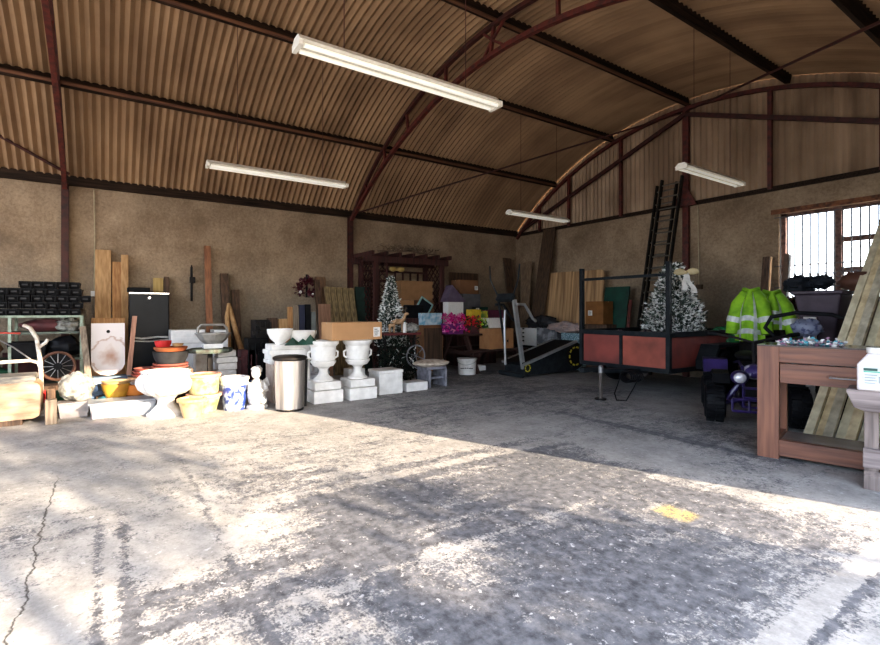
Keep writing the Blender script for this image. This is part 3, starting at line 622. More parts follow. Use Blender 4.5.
# wash stand table with grey basin
xt=-7.35; yt=xw(214,xt)-.02; t=thing('metal_table','round dark green garden table on one dark leg under the grey basin','table',(xt,yt-.03,0),W90)
h=xz(214,352,xt); MB().lathe([(.0,h),(.28,h),(.29,h+.02),(.29,h+.05),(.27,h+.055),(0,h+.055)],n=8).build('tabletop',mat('mossy green top',(.12,.16,.13),.7,c2=(.06,.05,.04),scale=14),t)
MB().b2(-.03,.03,-.03,.03,0.01,h).build('leg',M_blackm,t); MB().b2(-.2,.2,-.03,.03,0,.02).b2(-.03,.03,-.2,.2,0,.02).build('base',M_blackm,t)
h+=.056; one('white_dish','small white square dish between the green table and the grey basin','dish',MB().box((0,0,.03),(.26,.2,.06),taper=.9),M_poly,(xt,yt,h),W90,bevel=.005)
t=thing('handled_basin','grey metal trough basin with a square carrying handle on the green table','basin',(xt,yt+.01,h+.061),W90); M_bas=mat('dull grey zinc',(.33,.32,.3),.55,.3,c2=(.22,.21,.2),scale=10)
MB().lathe([(0,0),(.11,0),(.17,.05),(.22,.13),(.235,.135),(.235,.15),(.205,.15),(.15,.06),(0,.03)],n=8,sx=1,sy=.75).build('basin_body',M_bas,t)
MB().tube([(-.2,0,.14),(-.19,0,.22),(-.15,0,.26),(.13,0,.26),(.17,0,.22),(.19,0,.14)],.017,8).build('handle',M_bas,t,smooth=True)
block('brown stained white box behind the round green table leg',-7.7,196,212,355,0,zb=0,d=.25,mt=mat('dirty white box',(.5,.45,.4),.8,c2=(.3,.25,.2),scale=6),name='old_box',cat='box',grp=None)
# statue
def statue(lab,u,vb,h,mt,cat='statue',rz=W90):
    x,y=gp(u,vb); t=thing('garden_statue',lab,cat,(x,y,0),rz); s=h/.5
    b=bpy.data.meshes.new('x')
    MB().lathe([(0,0),(.12*s,0),(.125*s,.03*s),(.11*s,.05*s),(0,.05*s)],n=20).build('base',mt,t,smooth=True)
    MB().blob((0,.01*s,.17*s),(.11*s,.1*s,.15*s),.08,2,2,20,14).blob((0,0,.27*s),(.075*s,.07*s,.1*s),.05,2,3,18,12).blob((-.06*s,-.07*s,.1*s),(.04*s,.07*s,.05*s),.05,2,4).blob((.06*s,-.07*s,.1*s),(.04*s,.07*s,.05*s),.05,2,5).tube([(-.08*s,0,.3*s),(-.1*s,-.05*s,.22*s),(-.02*s,-.09*s,.22*s)],[.03*s,.026*s,.02*s],10).tube([(.08*s,0,.3*s),(.1*s,-.05*s,.22*s),(.02*s,-.09*s,.22*s)],[.03*s,.026*s,.02*s],10).build('body',mt,t,smooth=True)
    MB().blob((-.01*s,-.01*s,.43*s),(.06*s,.062*s,.068*s),.05,2,9,18,12).blob((0,-.07*s,.425*s),(.015*s,.015*s,.015*s),0,1,1,8,6).blob((0,.0,.47*s),(.062*s,.065*s,.045*s),.25,8,4,18,12).build('head',mt,t,smooth=True)
    MB().prism([(.04*s,.18*s),(.17*s,.26*s),(.14*s,.36*s),(.05*s,.3*s)],.06*s,.08*s).prism([(-.04*s,.18*s),(-.17*s,.26*s),(-.14*s,.36*s),(-.05*s,.3*s)],.06*s,.08*s).build('wings',mt,t)
    return t
statue('white seated cherub garden statue between the blue pot and the bin',257,408,.5,M_stone)
# machine parts heap
random.seed(5); xk=-7.6
for k,(u,v0,v1,w,lab) in enumerate(((258,338,372,.3,'black engine block on the floor behind the cherub statue'),(262,320,337,.22,'black ribbed motor housing on top of the black engine block'),(248,350,378,.2,'dark brown feed bucket left of the black engine block'))):
    y=xw(u,xk); z0=[0,xz(258,338,xk)+.002,0][k]; z1=xz(u,v0,xk)
    mb=MB().box((0,.1,(z1-z0)/2),(w,.26,z1-z0))
    for q in range(5): mb.box((random.uniform(-w/2,w/2),-.04,random.uniform(.05,max(.06,z1-z0-.05))),(.09,.08,.05))
    for q in range(4): mb.tube([(-w/2+q*w/3,-.07,.06),(-w/2+q*w/3,-.07,(z1-z0)*.9)],.013,6)
    one('engine_part' if k<2 else 'feed_bucket',lab,'machine',mb,[M_black,M_blackm,M_maroon][k],(xk,y,z0),W90,bevel=.008)
one('blue_canister','small pale blue canister lying beside the black engine parts','canister',MB().lathe([(.05,0),(.06,.02),(.06,.13),(.03,.16),(.03,.18)],n=16),mat('light blue can',(.15,.3,.55),.5),(-7.35,xw(252,-7.35),.0),smooth=True)
# pedestal pile with bowls
M_stone = mat('white cast stone lightened for shade', (.84,.83,.81), .8, c2=(.66,.65,.63), scale=7, bump=.1)  # same stone painted lighter, for the pieces standing in shade
xp=-6.5
zp=[0,.26,.50,.64]
yy=xw(284,xp)
one('stone_block','beige cast stone block at the foot of the pile behind the silver bin','block',MB().b2(-.18,.2,0,.34,0,.50),mat('beige stone',(.5,.42,.36),.85,c2=(.38,.3,.25),scale=8,bump=.15),(xp+.12,yy,0),W90,bevel=.012)
mb=MB().b2(-.21,.25,0,.34,.0,.05).b2(-.2,.24,.01,.33,.05,.12).b2(-.22,.26,0,.34,.12,.18).b2(-.19,.21,.01,.33,.18,.25)
one('stone_capital','white moulded stone slab under the two white bowls','slab',mb,M_stone,(xp+.12,yy,.502),W90,bevel=.01)
zt=.753
def wbowl(lab,u,r,h,z,dx=0): return one('white_bowl',lab,'bowl',MB().lathe([(0,0),(r*.35,0),(r*.4,.02),(r*.75,h*.35),(r*.97,h*.75),(r,h),(r*.93,h),(r*.7,h*.4),(0,h*.15)],n=40,flute=20,fl=.008),M_stone,(xp+dx,xw(u,xp),z),smooth=True)
wbowl('white fluted stone bowl, left of the pair behind the silver bin',280,.165,.2,zt,.0)
wbowl('white shallow stone bowl, right of the pair behind the silver bin',303,.19,.19,zt-.022,-.02)
one('stone_block','white block holding up the right hand white bowl','block',MB().b2(-.08,.08,-.08,.08,0,.73),M_stone,(xp-.02,xw(303,xp),0),W90,bevel=.01)
mb=MB()
for cx_,hh in ((-.13,.1),(.0,.08),(.1,.13)): mb.lathe([(.12,0),(0,hh)],c=(cx_,0,0),n=5)
one('green_cloth','dark green cloth folded into peaks in front of the white bowls','cloth',mb,M_greenm,(xp+.42-.07,xw(294,xp)+0,.755),W90)
bpy.data.objects['green_cloth'].scale=(1,.35,1)
# silver bin
x,y=gp(290,409.5); t=thing('pedal_bin','silver ribbed bin with a black lid standing on the floor beside the first urn','bin',(x,y,0),W90)
M_bin=mat('brushed silver plastic',(.5,.47,.45),.32,.6,c2=(.36,.34,.33),scale=3,stretch=(12,12,1))
mb=MB(); pts=[]
for k in range(48):
    a=2*PI*k/48; r=.17*(1+.07*math.cos(6*a+.5)); pts.append((r*1.02*math.cos(a),r*.9*math.sin(a)))
v=[(p[0]*.9,p[1]*.9,0.02) for p in pts]+[(p[0],p[1],.6) for p in pts]; n=48
mb.add(v,[(i,(i+1)%n,n+(i+1)%n,n+i) for i in range(n)]+[tuple(range(n-1,-1,-1))]); mb.build('bin_body',M_bin,t,smooth=True)
MB().lathe([(0,.6),(.185,.6),(.2,.615),(.2,.635),(.17,.65),(0,.66)],n=32).build('lid',M_blackm,t,smooth=True); MB().lathe([(0,0),(.16,0),(.16,.022),(0,.022)],n=32).build('base',M_blackm,t); MB().tube([(.175,-.04,.03),(.19,-.04,.6)],.016,8).build('side_rail',M_blackm,t)
# urns
def urn(lab,u,vb):
    x,y=gp(u,vb); t=thing('garden_urn',lab,'urn',(x-.2,y,0),W90)
    MB().b2(-.2,.2,-.2,.2,0,.16).build('plinth',M_stone,t,bevel=.01); MB().b2(-.18,.18,-.18,.18,.165,.27).build('plinth_step',M_stone,t,bevel=.012)
    MB().lathe([(0,.27),(.13,.27),(.13,.29),(.09,.32),(.06,.36),(.055,.41),(.075,.44),(.09,.45)],n=32).build('stem',M_stone,t,smooth=True)
    MB().lathe([(.06,.445),(.13,.46),(.165,.51),(.168,.53),(.15,.54),(.155,.56),(.165,.70),(.165,.72),(.20,.755),(.205,.79),(.19,.8),(.15,.8),(.14,.6),(0,.55)],n=48,flute=24,fl=.008).build('bowl',M_stone,t,smooth=True)
    for s in (-1,1): MB().tube([(s*.165,0,.56),(s*.2,0,.58),(s*.205,0,.64),(s*.17,0,.66)],.014,8).build('handle',M_stone,t,smooth=True)
    return t
u1=urn('white classical urn on a stepped plinth right next to the silver bin',329,403)
u2=urn('white classical urn on a stepped plinth under the long cardboard box',364,399.5)
def carton(lab,loc,w,d,h,mt=None,rz=W90,label=None,name='cardboard_box',cat='box',flaps=False):
    t=thing(name,lab,cat,loc,rz); mt=mt or M_card
    MB().b2(-w/2,w/2,0,d,0,h).build('carton',mt,t,bevel=.004)
    MB().b2(-w/2-.001,w/2+.001,d*.47,d*.53,h-.02,h+.0015).build('tape',M_tape,t)
    if label:
        lx,lz,lw,lh=label; q=MB().b2(lx-lw/2,lx+lw/2,-.003,-.0005,lz-lh/2,lz+lh/2).build('paper_label',M_paper,t)
        mb=MB()
        for k in range(4): mb.b2(lx-lw*.38,lx+lw*(.1+.09*(k%3)),-.0045,-.003,lz-lh*.35+k*lh*.2,lz-lh*.35+k*lh*.2+lh*.07)
        mb.build('print',M_ink,q)
    return t
bp_=u2.location; carton('long pale cardboard box with a white label lying across the urns',(bp_.x+.2,(u1.location.y+u2.location.y)/2+.15,.802),.72,.38,.235,label=(.28,.1,.1,.13))
statue('pale grey slim figure statue between the two white urns',345,398,.62,mat('pale grey stone',(.55,.55,.56),.8,c2=(.4,.4,.42)))
bpy.context.view_layer.update()
for o in COL.objects:
    if o.get('label','').startswith('pale grey slim'): o.location.x-=.75; o.location.y-=.1
# white blocks in front
x,y=gp(392,394.5); one('stone_planter','square white stone planter block on the floor right of the second urn','planter',MB().b2(-.19,.19,0,.34,0,.30).b2(-.2,.2,-.01,.35,.30,.345),M_stone,(x-.02,y+.0,0),W90,bevel=.01)
x,y=gp(419,391); one('stone_slab','low white stone slab on the floor beside the square planter block','slab',MB().b2(-.2,.17,0,.25,0,.13),M_stone,(x-.02,y,0),W90,bevel=.01)
one('stone_block','white stone block behind the plinth of the second urn','block',MB().b2(-.14,.14,0,.2,0,.3),M_stone,(x-.75,y-.65,0),W90,bevel=.01)
# wood behind
wallboard('decking_board','brown plank behind the first urn, left of the decking boards',318,330,304,-8.6,wood('pale brown plank',(.36,.2,.13),(.25,.14,.09),'z'),lean=.15,th=.03)
wallboard('dark_post','tall dark timber leaning on the wall just right of the hanging wreath',314,319,280,-9.15,M_dkwood,lean=.45,th=.06)
wallboard('brown_board','broad tall brown board leaning behind the pale brown plank',315,325,277,-9.2,wood('mid brown board',(.24,.14,.08),(.13,.08,.05),'z'),lean=.3,th=.03)
M_deck=wood('ribbed decking',(.3,.22,.11),(.13,.095,.05),'z')
for k in range(5):
    u0=326+k*5.9; wallboard('decking_board','ribbed decking board on the wall, %s of five behind the cardboard box'%['leftmost','second from the left','middle','second from the right','rightmost'][k],u0,u0+5.4,287+k*.3,-8.95-.0*k,M_deck,lean=.45,th=.028,tilt=-.04)
wallboard('green_board','dark green panel leaning at the wall post beside the arbour',355,369,287,-9.0,mat('dark green board',(.025,.06,.045),.7,c2=(.015,.03,.025)),lean=.15,th=.03)
for k,(u0,u1,vt,mt,l) in enumerate(((267,277,318,M_dkwood,'short dark brown timber block standing behind the left white bowl'),(278,287,319,M_pine,'short pale timber block standing behind the left white bowl'),(287.5,292,307,M_pine2,'narrow orange timber standing behind the white bowls'),(292.5,298,306,M_grwood,'wide pale grey timber standing behind the white bowls'),(298.5,304,305,mat('navy board',(.02,.025,.06),.6),'navy blue board standing behind the white bowls'),(305,310,304.5,M_black,'black board standing behind the white bowls'),(310.5,315,312,mat('grey board',(.2,.21,.2),.7),'grey board standing right of the black board'))):
    wallboard('timber_offcut',l,u0,u1,vt,-7.9,mt,lean=.06,th=.07)
# wreath ornament
t=thing('hanging_wreath','maroon wreath ornament with a dark rod hanging on the wall above the timber','ornament',(-9.2,xw(306.5,-9.2),0),W90)
zc=xz(306,287,-9.2); MB().tube([(0,-.01,zc+.24),(0,-.01,zc-.2)],.02,6).build('rod',M_blackm,t)
random.seed(11); mb=MB()
for i in range(150):
    a=random.uniform(0,2*PI); r=.17+random.gauss(0,.03); p=(r*math.cos(a),-.05+random.gauss(0,.02),zc+r*.75*math.sin(a)); mb.leaf(p,(random.gauss(0,1),-.5,random.gauss(0,1)),.09,.05)
mb.build('leaves',mat('maroon leaves',(.12,.01,.025),.5,c2=(.04,.01,.015),scale=20),t)
MB().blob((-.14,-.07,zc-.1),.03,.1).blob((.16,-.07,zc-.07),.03,.1).blob((.1,-.07,zc-.14),.025,.1).build('white_beads',M_white,t,smooth=True)
# ================================================================== ARBOUR, TABLES, MIDDLE GOODS
M_arb=wood('dark maroon stained wood',(.075,.022,.018),(.03,.012,.01),'z')
ax0,ax1=-9.15,-8.5; ay0,ay1=4.30,5.86; zt=2.13
t=thing('garden_arbour','dark maroon wooden garden arbour with lattice sides against the left wall','arbour',(0,0,0))
for x in (ax0,ax1):
    for y in (ay0,ay1): MB().b2(x-.04,x+.04,y-.04,y+.04,0,zt).build('post',M_arb,t)
MB().b2(ax1-.03,ax1+.03,ay0-.25,ay1+.15,zt,zt+.12).build('front_beam',M_arb,t); MB().b2(ax0,ax0+.05,ay0-.2,ay1+.2,zt,zt+.12).build('rear_beam',M_arb,t)
for k in range(7):
    y=ay0-.12+k*(ay1-ay0+.24)/6; MB().b2(ax0-.05,ax1+.16,y-.022,y+.022,zt+.121,zt+.2).build('rafter',M_arb,t)
def lattice(mb,o,ux,w,h,z0,n=.15,r=.012,diag=True):
    o=Vector(o); ux=Vector(ux); 
    if diag:
        k=-h
        while k<w:
            a0=max(0,k); a1=min(w,k+h)
            if a1>a0:
                mb.beam(o+ux*a0+Vector((0,0,z0+a0-k)),o+ux*a1+Vector((0,0,z0+a1-k)),.02,.012)
                mb.beam(o+ux*(w-a0)+Vector((0,0,z0+a0-k)),o+ux*(w-a1)+Vector((0,0,z0+a1-k)),.02,.012)
            k+=n
    for a in (0,w): mb.beam(o+ux*a+Vector((0,0,z0)),o+ux*a+Vector((0,0,z0+h)),.035,.035)
    for z in (z0,z0+h): mb.beam(o+Vector((0,0,z)),o+ux*w+Vector((0,0,z)),.035,.035)
for y,nm in ((ay0,'lattice_panel'),(ay1,'lattice_panel')):
    mb=MB(); lattice(mb,(ax0+.06,y,0),(1,0,0),ax1-ax0-.12,1.75,.45); mb.build(nm,M_arb,t)
mb=MB(); lattice(mb,(ax1,ay0+.05,0),(0,1,0),.2,1.9,.3,.13); mb.build('front_lattice',M_arb,t)
mb=MB(); y=ay0+.2
while y<ay1-.1: mb.b2(ax0+.03,ax0+.06,y-.015,y+.015,.5,zt-.1); y+=.19
for z in (zt-.12,zt-.32,zt-.75,1.1,.5): mb.b2(ax0+.02,ax0+.05,ay0,ay1,z-.02,z+.02)
mb.build('back_trellis',M_arb,t); MB().b2(ax0+.06,ax1-.02,ay0+.05,ay1-.05,.42,.46).build('seat',M_arb,t)
random.seed(21); mb=MB()
for i in range(220): mb.leaf((ax1+random.uniform(-.1,.1),ay0+.75+random.gauss(0,.32),zt+.24+abs(random.gauss(0,.04))),(random.gauss(0,1),random.gauss(0,1),random.uniform(.2,1)),.1,.02)
mb.tube([(ax1,ay0+.05,zt+.215),(ax1+.03,ay0+.7,zt+.25),(ax1,ay0+1.5,zt+.215)],.012,6)
one('dried_garland','dried twiggy garland lying on top of the arbour','garland',mb,mat('dried twigs',(.1,.06,.04),.9,c2=(.2,.15,.1),scale=30))
# --- trees
M_need=mat('frosted green needles',(.09,.12,.10),.8,c2=(.03,.05,.035),scale=9)
M_snow=mat('frosted white tips',(.85,.85,.82),.85,c2=(.62,.63,.62),scale=30)
def xmas(lab,loc,h,r,z0,n,seed,lw=.05):
    rnd=random.Random(seed); t=thing('christmas_tree',lab,'christmas tree',loc)
    MB().tube([(0,0,0),(0,0,h*.95)],[.02,.006],8).build('trunk',M_bark0,t)
    b=MB(); s=MB()
    for i in range(n):
        f=rnd.random()**.7; z=z0+(h-z0)*(1-f); rr=r*min(1,(.10+f*1.15) if r<.3 else (.25+f*1.4))*(.7+.4*rnd.random()); a=rnd.uniform(0,2*PI)
        d=Vector((math.cos(a),math.sin(a),.25)); p0=Vector((0,0,z-.06)); p1=p0+Vector((math.cos(a)*rr,math.sin(a)*rr,.1*rr-.02))
        for k in range(7):
            q=p0.lerp(p1,.3+.7*k/6); dd=d+Vector((rnd.gauss(0,.7),rnd.gauss(0,.7),rnd.gauss(0,.55)))
            tgt = s if (k>=4 and rnd.random()<.55) or rnd.random()<.1 else b
            a_=dd.normalized().cross(Vector((rnd.gauss(0,1),rnd.gauss(0,1),rnd.gauss(0,1)))).normalized(); L_=lw*(.8+.7*rnd.random()); W_=lw*.26; e=dd.normalized()
            tgt.add([q,q+e*L_*.5+a_*W_,q+e*L_,q+e*L_*.5-a_*W_],[(0,1,2,3)])
    b.build('branches',M_need,t); s.build('frosted_tips',M_snow,t)
    MB().lathe([(0,0),(.1,0),(.12,.03),(.03,.05),(0,.05)],n=12).build('stand',M_blackm,t); return t
M_bark0=mat('brown stem',(.09,.06,.04),.9)
def bow(name,lab,loc,s,rz,m1,tails=None):
    t=thing(name,lab,'bow',loc,rz)
    for k in (-1,1):
        MB().blob((k*.55*s,0,.12*s),(.5*s,.16*s,.3*s),.12,2,5+k,18,12).build('loop',m1,t,smooth=True)
    MB().blob((0,-.1*s,.05*s),(.17*s,.16*s,.17*s),.05,2,2).build('knot',m1,t,smooth=True)
    if tails:
        for k,(dx,dz) in enumerate(((-.15,-1.6),(.75,-1.9))):
            mb=MB(); N_=8
            for i in range(N_):
                f0,f1=i/N_,(i+1)/N_; wv=lambda f:(dx*s*f+.08*s*math.sin(f*9+k),-.12*s+.06*s*math.sin(f*12),dz*s*f)
                a=Vector(wv(f0)); b=Vector(wv(f1)); w0=(.14+.12*f0)*s; w1=(.14+.12*f1)*s
                mb.add([a-Vector((w0,0,0)),a+Vector((w0,0,0)),b+Vector((w1,0,0)),b-Vector((w1,0,0))],[(0,1,2,3)])
            mb.build('tail',tails,t)
    return t
M_gold=mat('gold ribbon',(.45,.33,.12),.45,c2=(.28,.19,.06),scale=10)
# treadle table
x,y=gp(405,386); tz=.835; tw=.66
t=thing('treadle_table','old treadle sewing table with a dark red top and ornate black iron base','table',(x-.05,y,0),W90)
MB().b2(-tw/2,tw/2,0,.42,tz-.035,tz).build('tabletop',wood('dark red wood',(.16,.03,.03),(.08,.02,.02),'x'),t,bevel=.004)
mb=MB()
for sx in (-.27,.27):
    mb.tube([(sx,.02,.02),(sx,.12,.35),(sx,.1,tz-.04)],.016,6); mb.tube([(sx,.4,.02),(sx,.3,.35),(sx,.32,tz-.04)],.016,6); mb.tube([(sx,.0,.02),(sx,.42,.02)],.016,6)
    for z in (.3,.5,.66): mb.tube([(sx,.21+.07*math.cos(a),z+.07*math.sin(a)) for a in [i*PI/6 for i in range(12)]],.009,5,closed=True)
mb.build('iron_legs',M_blackm,t); mb=MB()
for i in range(4): mb.tube([(-.2+i*.13+.06*math.cos(a),.06,.3+.06*math.sin(a)+.1*(i%2)) for a in [k*PI/6 for k in range(12)]],.009,5,closed=True)
mb.tube([(-.27,.06,.22),(.27,.06,.22)],.012,6).tube([(-.27,.06,.45),(.27,.06,.45)],.012,6); mb.build('iron_scrolls',M_blackm,t)
MB().b2(-.18,.18,.05,.3,.09,.11).build('treadle',M_blackm,t)
q=MB().tube([(.17*math.cos(2*PI*i/24),.17*math.sin(2*PI*i/24),0) for i in range(24)],.014,6,closed=True); [q.tube([(0,0,0),(.17*math.cos(a),.17*math.sin(a),0)],.007,5) for a in [k*PI/3 for k in range(6)]]
q=q.build('flywheel',mat('pale grey iron',(.22,.22,.24),.5),t); q.rotation_euler=(PI/2,R(20),0); q.location=(.23,.0,.46)
tx,ty=x-.05,y
xm=xmas('frosted artificial christmas tree standing behind the treadle table by the arbour',(-7.35,xw(391,-7.35),0),1.83,.25,.65,1500,3)
b=bow('gold_bow','gold bow on top of the smaller frosted christmas tree','',.0,0,M_gold) if 0 else bow('gold_bow','gold bow hanging at the arbour beam over the smaller christmas tree',(-8.40,xw(397,-8.40),1.98),.16,W90,M_gold)
random.seed(8); mb=MB(); m2=MB()
for i in range(1500):
    a=random.gauss(0,.2); p=(random.uniform(-.36,.28),random.uniform(-.03,.3),abs(random.gauss(.36,.2))*.98+.03)
    if p[2]>.78: continue
    (mb if random.random()<.93 else m2).leaf(p,(random.gauss(0,1),random.gauss(0,1),random.gauss(0,1)),.085,.022)
t=thing('tinsel_garland','heap of dark green garland with silver tinsel under the treadle table','garland',(x-.06,y+.0,0),W90)
mb.build('greenery',mat('black green needles',(.02,.032,.024),.7,c2=(.01,.014,.012),scale=9),t); m2.build('tinsel',M_snow,t)
one('garland_box','flat dark box with green leaves in front of the garland heap','box',MB().b2(-.22,.2,-.12,.14,0,.09),M_grey,(x+.04-.65,y-.35,.0),W90,bevel=.005)
# deer
def deer(lab,loc,s,rz):
    t=thing('wooden_reindeer',lab,'figurine',loc,rz); m=mat('light wicker wood',(.5,.33,.2),.8,c2=(.35,.22,.12),scale=30)
    mb=MB().blob((0,0,.24*s),(.13*s,.06*s,.065*s),.05,2,1,16,10).tube([(.1*s,0,.27*s),(.15*s,0,.36*s),(.16*s,0,.40*s)],[.045*s,.03*s,.03*s],10).blob((.19*s,0,.42*s),(.055*s,.03*s,.032*s),.04,2,2).tube([(-.12*s,0,.26*s),(-.16*s,0,.24*s)],[.02*s,.008*s],6)
    for lx in (-.09,.09):
        for ly in (-.03,.03): mb.tube([(lx*s,ly*s,.22*s),((lx-.01)*s,ly*s,.11*s),(lx*s,ly*s,0)],[.024*s,.014*s,.012*s],8)
    mb.build('body',m,t,smooth=True); mb=MB()
    for k in (-1,1): mb.tube([(.17*s,k*.015*s,.44*s),(.15*s,k*.05*s,.51*s),(.17*s,k*.07*s,.58*s)],.007*s,5).tube([(.15*s,k*.05*s,.51*s),(.20*s,k*.06*s,.55*s)],.006*s,5)
    mb.build('antlers',M_bark0,t); return t
deer('taller light wooden reindeer figure standing on the treadle table',(tx-.2,ty+.02,tz+.001),.72,R(70))
deer('smaller light wooden reindeer figure on the treadle table beside the white bottle',(tx-.12,ty-.14,tz+.001),.5,R(100))
t=thing('white_bottle','slim white bottle standing on the treadle table','bottle',(tx-.06,ty+.06,tz)); MB().lathe([(0,0),(.03,0),(.032,.02),(.032,.13),(.012,.16),(.012,.17)],n=16).build('bottle_body',M_white,t,smooth=True); MB().lathe([(.014,.17),(.014,.19),(0,.19)],n=12).build('cap',M_greenm,t)
one('clear_bag','clear bag of decorations on the right of the treadle table','bag',MB().blob((0,0,.075),(.13,.09,.075),.15,4,5,20,14),M_bag,(tx-.1,ty+.22,tz),W90,smooth=True)
# boxes inside arbour
zs=.462
def atx(lab,x,u0,u1,v0,v1=None,z=None,d=.3,mt=None,label=None,rz=0,name='cardboard_box',cat='box'):
    y0,y1=xw(u0,x),xw(u1,x); uc=(u0+u1)/2; za=xz(uc,v0,x); zb=z if z is not None else xz(uc,v1,x)
    return carton(lab,(x,(y0+y1)/2,zb),y1-y0,d,za-zb,mt,W90+rz,label)
atx('large brown cardboard box high inside the arbour',-8.95+.1,401,433,281,300,d=.3,mt=mat('mid cardboard',(.36,.2,.1),.85,c2=(.3,.17,.08)))
zlow=xz(417,300,-8.85)
atx('brown cardboard box directly under the large box inside the arbour',-8.85,399,412,300.2,0,z=zs,d=.26,mt=M_card2) if 0 else atx('brown cardboard box on the arbour seat under the large box, left',-8.83,399,414,300.3,0,z=zs,d=.26,mt=M_card)
atx('dark brown cardboard box on the arbour seat under the large box, right',-8.80,415,434,300.3,0,z=zs,d=.23,mt=M_card2)
t=thing('framed_window','small dark framed square with a teal and white border leaning in the arbour','picture frame',(-8.32,xw(424,-8.3),xz(423,317,-8.3)),W90); m=mat('teal white frame',(.35,.5,.48),.6,c2=(.12,.3,.3),scale=20)
mb=MB(); 
for sg in (-1,1): mb.box((sg*.15,0,.17),(.03,.03,.33)); mb.box((0,0,.17+sg*.15),(.33,.03,.03))
f=mb.build('frame',m,t); f.rotation_euler=(0,R(32),0); f.location=(-.08,0,0.05); q=MB().box((0,.005,.17),(.28,.01,.28)).build('pane',M_fr,t); q.rotation_euler=(0,R(32),0); q.location=(-.08,0,.05)
one('tool_case','black tool case behind the tilted teal frame','case',MB().b2(-.22,.2,0,.14,0,.26),M_black,(-8.28,xw(416,-8.28),xz(418,318,-8.3)),W90,bevel=.02)
xq=-8.0; y0=xw(423,xq); 
sh=thing('side_cabinet','low dark brown cabinet beside the arbour carrying the light blue box','cabinet',(xq,xw(433,xq),0),W90); hh=xz(433,325,xq); MB().b2(-.24,.24,0,.35,0,hh).build('carcass',M_card2,sh,bevel=.004); MB().b2(-.21,.21,-.012,0,.1,hh-.06).build('door',M_dkwood,sh)
atx('light blue and white printed box on the low cabinet next to the arbour',xq+.0,425,442,313,0,z=hh+.001,d=.25,mt=mat('light blue print',(.2,.42,.55),.6,c2=(.6,.7,.75),scale=9,amt=(.4,.6)))
s2=thing('wooden_shelf','dark low wooden shelf unit under the tool case and tilted frame','shelf',(-8.1,xw(416,-8.1),0),W90) if 0 else None
one('wooden_stand','dark wooden stand under the tool case inside the arbour','stand',MB().b2(-.27,.25,-.05,.16,0,xz(418,318,-8.3)-.003),M_arb,(-8.28,xw(416.5,-8.28),0),W90,bevel=.004)
# stool
x,y=gp(437,387); t=thing('padded_stool','low grey stepped stool with a worn beige cushion on top','stool',(x,y,0),W90)
M_gs=mat('blue grey painted wood',(.28,.28,.32),.8,c2=(.16,.16,.19),scale=12)
MB().blob((0,.17,.355),(.31,.22,.065),.06,2,3,28,10).build('cushion',mat('beige cushion',(.62,.55,.47),.9,c2=(.38,.31,.25),scale=14),t,smooth=True)
MB().b2(-.17,.2,.03,.34,.27,.31).build('seat_board',M_gs,t)
for sx in (-.15,.15): MB().b2(sx-.02+.02,sx+.02+.02,.0,.34,0,.27).build('leg',M_gs,t)
MB().b2(-.12,.16,.05,.3,.12,.15).build('step',M_gs,t)
# picnic table
M_pt=wood('dark picnic table wood',(.06,.025,.02),(.03,.015,.012),'x')
py0,py1=5.5,7.1; t=thing('picnic_table','dark brown wooden picnic table piled with boxes and flowers','table',(-7.75,(py0+py1)/2,0),W90); L2=(py1-py0)/2
for i in range(4): MB().b2(-L2,L2,-.28+i*.16,-.14+i*.16,.70,.735).build('top_plank',M_pt,t)
for s_ in (-1,1): MB().b2(-L2,L2,(-.62 if s_<0 else .50),(-.38 if s_<0 else .72),.40,.435).build('seat_plank',M_pt,t)
for ex in (-L2+.25,L2-.25):
    MB().beam((ex,-.6,.005),(ex,-.22,.69),.05,.09,up=(0,1,0)).build('leg',M_pt,t); MB().beam((ex,.65,.005),(ex,.28,.69),.05,.09,up=(0,1,0)).build('leg',M_pt,t)
    MB().beam((ex+.04,-.62,.36),(ex+.04,.72,.36),.04,.08).build('cross_bar',M_pt,t)
zt=.736; xt=-7.95
def ontab(lab,u0,u1,v0,d,mt,x=-7.9,z=zt,label=None): return atx(lab,x,u0,u1,v0,0,z=z,d=d,mt=mt,label=label)
def flowers(name,lab,u0,u1,v0,v1,x,z,cols,n,seed,boxm):
    rnd=random.Random(seed); y0,y1=xw(u0,x),xw(u1,x); t=thing(name,lab,'flowers',(x,(y0+y1)/2,z),W90); w=(y1-y0); h=xz((u0+u1)/2,v0,x)-z
    MB().box((0,.1,h*.25),(w*.9,.2,h*.5),taper=.9).build('box_body',boxm,t)
    for ci,c in enumerate(cols):
        mb=MB()
        for i in range(n):
            p=Vector((rnd.uniform(-w/2,w/2),rnd.uniform(-.03,.15),h*rnd.uniform(.15,.95)))
            for k in range(5): mb.leaf(p,(rnd.gauss(0,1),rnd.gauss(0,1)-.5,rnd.gauss(0,1)),.05,.035)
        mb.build(['petals','leaves','blossoms'][ci],c,t)
M_mag=mat('magenta petals',(.75,.03,.3),.6,c2=(.5,.02,.25),scale=20); M_rd=mat('scarlet petals',(.85,.03,.05),.6,c2=(.6,.02,.04),scale=20); M_lime=mat('lime petals',(.5,.7,.05),.6,c2=(.35,.5,.05),scale=20); M_gl=mat('dark leaf green',(.03,.1,.03),.7)
flowers('flower_box','magenta and pink artificial flowers in a purple box on the picnic table',446,465,313,328,-7.62,zt,[M_mag,mat('pink petals',(.8,.25,.45),.6),M_mag],50,1,mat('purple box',(.2,.03,.2),.6))
flowers('flower_box','bright red artificial flowers in a box on the picnic table',464,481,315,327,-7.60,zt,[M_rd,M_gl,M_rd],45,2,M_maroon)
flowers('flower_box','lime green artificial flowers beside the red ones on the picnic table',480,488,319,328,-7.58,zt,[M_lime,M_gl,M_lime],20,3,M_greenm)
